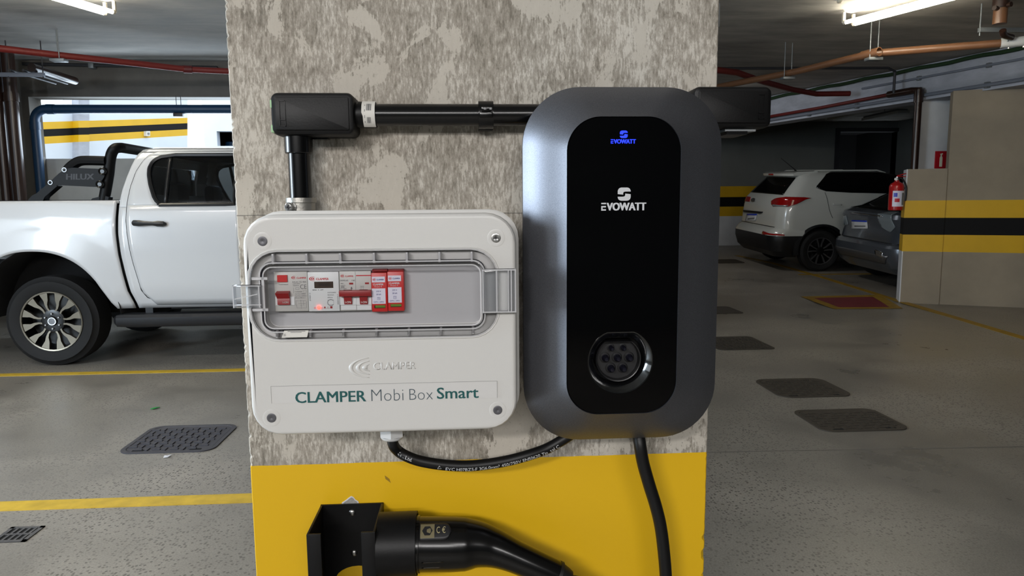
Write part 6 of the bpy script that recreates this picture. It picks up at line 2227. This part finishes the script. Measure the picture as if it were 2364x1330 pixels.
# ================================================================ EXTINGUISHER AND SIGN
YS_ = 8.50
xc = U(2069, 450, YS_).x
zb_, zt_ = U(2069, 486, YS_).z, U(2069, 421, YS_).z
r_ = (U(2085, 450, YS_).x - U(2055, 450, YS_).x) / 2
xc = min(xc, 5.5 - r_ - .012)
t = thing('fire_extinguisher', 'red fire extinguisher hanging on the end of the banded pier', 'extinguisher', (xc, YS_, zb_))
part(G().lathe((xc, YS_, zb_), (0, 0, 1), [(0, r_ * .85), (.006, r_ * .97), (.02, r_), (zt_ - zb_ - .05, r_), (zt_ - zb_ - .02, r_ * .85), (zt_ - zb_, r_ * .5), (zt_ - zb_ + .01, r_ * .32), (zt_ - zb_ + .025, r_ * .32)], 24, cap0=True, cap1=True), 'cylinder', 'ext_red', t)
g = G(); loops = []
for k in range(13):
    a = math.radians(-150 + 110 * k / 12)
    loops.append([(xc + (r_ + .0015) * math.cos(a), YS_ + (r_ + .0015) * math.sin(a), z) for z in (zb_ + .05, zb_ + .245)])
g.loft(loops, False, False, closed=False); lb = part(g, 'label', 'label_white', t, 'white instruction label')
for k0, k1, za, zc_, mat in ((1, 4, .17, .22, 'plate_blue'), (2, 6, .105, .15, 'print_red'), (8, 11, .07, .22, 'module_shade')):
    g = G(); loops = []
    for k in range(k0 * 2, k1 * 2 + 1):
        a = math.radians(-150 + 110 * k / 24)
        loops.append([(xc + (r_ + .003) * math.cos(a), YS_ + (r_ + .003) * math.sin(a), zb_ + z) for z in (za, zc_)])
    g.loft(loops, False, False, closed=False); part(g, 'label_print', mat, lb)
zv = zt_ + .02
part(G().lathe((xc, YS_, zv), (0, 0, 1), [(0, .022), (.03, .022), (.035, .015), (.05, .015)], 14, cap1=True), 'valve', 'chrome', t)
part(G().box(xc - .012, xc + .11, YS_ - .010, YS_ + .010, zv + .045, zv + .056, 0, .003).prism([(xc + .0, zv + .055), (xc + .11, zv + .085), (xc + .11, zv + .095), (xc, zv + .068)], YS_ - .01, YS_ + .01), 'lever', 'ext_red', t)
part(G().lathe((xc - .03, YS_ - .02, zv + .02), (-.5, -1, 0), [(0, .018), (.012, .018), (.013, .002)], 14, cap1=True), 'gauge', 'sticker', t)
part(G().tube(catmull([Vector((xc + .02, YS_ - .01, zv + .03)), Vector((xc + .055, YS_ - .03, zv + .015)), Vector((xc + r_ + .012, YS_ - .045, zv - .09)), Vector((xc + r_ + .004, YS_ - .05, zb_ + .12))], 6), .011, 10), 'hose', 'cable', t)
part(G().box(xc + r_ * .4, 5.4985, YS_ - .02, YS_ + .02, zt_ - .09, zt_ - .06, 0, .003), 'wall_hook', 'galv', t)
t = thing('extinguisher_sign', 'small red sign with a pale extinguisher picture on the white column', 'sign', U(2170, 390, 8.94).to_tuple())
a, b, c, d = rect(2158, 2183.5, 349, 389, 8.945)
part(G().box(a, b, 8.935, 8.949, c, d, 0, .001), 'panel', 'sign_red', t)
m = (a + b) / 2 + .002; w = (b - a); h = d - c
part(G().prism([(m - .13 * w, c + .10 * h), (m + .13 * w, c + .10 * h), (m + .13 * w, c + .62 * h), (m + .06 * w, c + .72 * h), (m + .06 * w, c + .78 * h), (m + .16 * w, c + .84 * h), (m + .10 * w, c + .88 * h), (m - .12 * w, c + .84 * h), (m - .06 * w, c + .76 * h), (m - .06 * w, c + .72 * h), (m - .13 * w, c + .62 * h)], 8.934, 8.9345), 'pictogram', 'sign_glow', t)


# ================================================================ COVERS, DRAIN AND SCRAPS ON THE FLOOR
def manhole(cx_, cy_, sx_, sy_, r, label, mat, tread=True, skew=0.0, group=None):
    z0 = floor_z(cy_)
    t = thing('manhole_cover', label, 'manhole cover', (cx_, cy_, z0), group)
    sl = SLOPE if cy_ > SLOPE_Y else 0
    sk = lambda p: Vector((p.x + skew * (p.y - cy_), p.y, p.z + (p.y - cy_) * sl))
    x0, x1, y0, y1 = cx_ - sx_ / 2, cx_ + sx_ / 2, cy_ - sy_ / 2, cy_ + sy_ / 2
    fl = lambda lp, z: [(x, y, z) for x, y in lp]
    g = G().loft([fl(rr(x0, x1, y0, y1, r), z0 - .02), fl(rr(x0, x1, y0, y1, r), z0 + .006), fl(rr(x0 + .022, x1 - .022, y0 + .022, y1 - .022, r * .8), z0 + .006), fl(rr(x0 + .026, x1 - .026, y0 + .026, y1 - .026, r * .8), z0 + .002)], False, False)
    part(g.xform(sk), 'rim', mat, t)
    g = G().loft([fl(rr(x0 + .026, x1 - .026, y0 + .026, y1 - .026, r * .8), z0 - .01), fl(rr(x0 + .026, x1 - .026, y0 + .026, y1 - .026, r * .8), z0 + .0035)], False, True)
    lid = part(g.xform(sk), 'lid', mat, t)
    if tread:
        g = G(); st = .047
        nx, ny = int(sx_ / st) - 1, int(sy_ / st) - 1
        for i in range(nx):
            for j in range(ny):
                c0, c1 = x0 + .05 + i * st, y0 + .05 + j * st
                if (abs(c0 - cx_) > sx_ / 2 - .075 and abs(c1 - cy_) > sy_ / 2 - .075) or c0 > x1 - .045 or c1 > y1 - .045:
                    continue
                a, b = (.021, .007) if (i + j) % 2 else (.007, .021)
                g.box(c0 - a, c0 + a, c1 - b, c1 + b, z0 + .003, z0 + .0090)
        part(g.xform(sk), 'tread', mat, lid, kind='stuff', smooth=0)
    for sg in (-1, 1):
        g = G().box(cx_ + sg * sx_ * .3 - .03, cx_ + sg * sx_ * .3 + .03, y0 + .03, y0 + .05, z0 + .003, z0 + .0045); part(g.xform(sk), 'lifting_slot', 'hole', lid, smooth=0)
    return t


def spot(px0, px1, py0, py1):
    a, b = FL((px0 + px1) / 2, py0), FL((px0 + px1) / 2, py1)
    m = FL((px0 + px1) / 2, (py0 + py1) / 2 + (py1 - py0) * .06)
    l, r = FL(px0, (py0 + py1) / 2), FL(px1, (py0 + py1) / 2)
    return m, r.x - l.x, a.y - b.y


m, w, h = spot(318, 530, 984, 1041)
manhole(-1.63, 3.885, .50, .46, .075, 'cast iron floor cover with diamond tread on the left, in front of the pickup', 'iron')
m, w, h = spot(1850, 2068, 941, 993)
manhole(m.x, m.y, .52, h * .98, .07, 'tread pattern floor cover on the right, nearest the camera', 'iron_brown')
m, w, h = spot(1755, 1945, 871, 915)
manhole(m.x, m.y, .51, h * .98, .09, 'worn brown floor cover on the right, second from the camera', 'iron_brown')
m, w, h = spot(1645, 1770, 775, 806)
manhole(m.x - .04, m.y, .52, h * .98, .06, 'dark floor cover beside the lower right of the charger, third from the camera', 'iron_brown')
m, w, h = spot(1628, 1692, 707, 724)
manhole(m.x, m.y, .42, h * .95, .06, 'small dark floor cover in the right aisle, fourth from the camera', 'iron_brown', tread=False)
m, w, h = spot(1640, 1712, 598, 608)
manhole(m.x, m.y, .55, h * .9, .08, 'farthest dark floor cover, near the rear of the white SUV', 'iron_brown', tread=False)
# drain grate
a, b = FL(-6, 1249), FL(84, 1221)
gc = Vector(((FL(8, 1248).x + FL(75, 1222).x) / 2, (FL(40, 1249).y + FL(40, 1221).y) / 2, 0))
t = thing('floor_drain', 'small square metal floor drain at the lower left edge', 'drain', (gc.x, gc.y, 0))
s_ = .066
part(G().box(gc.x - s_, gc.x + s_, gc.y - s_, gc.y + s_, -.01, .0012), 'pan', 'hole', t)
g = G().box(gc.x - s_, gc.x + s_, gc.y - s_, gc.y - s_ + .016, 0, .004).box(gc.x - s_, gc.x + s_, gc.y + s_ - .016, gc.y + s_, 0, .004).box(gc.x - s_, gc.x - s_ + .016, gc.y - s_, gc.y + s_, 0, .004).box(gc.x + s_ - .016, gc.x + s_, gc.y - s_, gc.y + s_, 0, .004)
part(g, 'frame', 'rim_grey', t)
for k in range(4):
    x = gc.x - s_ + .030 + k * .0235
    part(G().box(x, x + .010, gc.y - s_ + .014, gc.y + s_ - .014, .0, .0035), 'bar', 'rim_grey', t)
part(G().box(gc.x - s_ + .014, gc.x + s_ - .014, gc.y - .006, gc.y + .006, .0, .0037), 'bar', 'rim_grey', t)
# scraps


def scrap(name, label, cat, px, py, pts, mat, group=None):
    c = FL(px, py)
    g = G()
    zz_ = [.002 + .006 * ((k * 37) % 5) / 5 for k in range(len(pts))]
    g.add([(c.x + x, c.y + y, z + .003) for (x, y), z in zip(pts, zz_)] + [(c.x + x, c.y + y, z) for (x, y), z in zip(pts, zz_)], [tuple(range(len(pts))), tuple(range(len(pts), 2 * len(pts)))] + [(k, (k + 1) % len(pts), len(pts) + (k + 1) % len(pts), len(pts) + k) for k in range(len(pts))])
    tag(link_mesh(g, name, mat, smooth=0), label, cat, group)


scrap('scrap', 'little green scrap lying on the floor between yellow line and cover', 'litter', 358, 944, [(-.025, -.01), (-.005, -.02), (.012, -.012), (.024, .02), (.004, .012), (-.012, .02)], 'litter_green')
scrap('scrap', 'small white scrap on the floor just in front of the left cover', 'litter', 385, 1056, [(-.012, -.012), (.012, -.010), (.02, .012), (0, .016), (-.014, .008)], 'scrap_white')
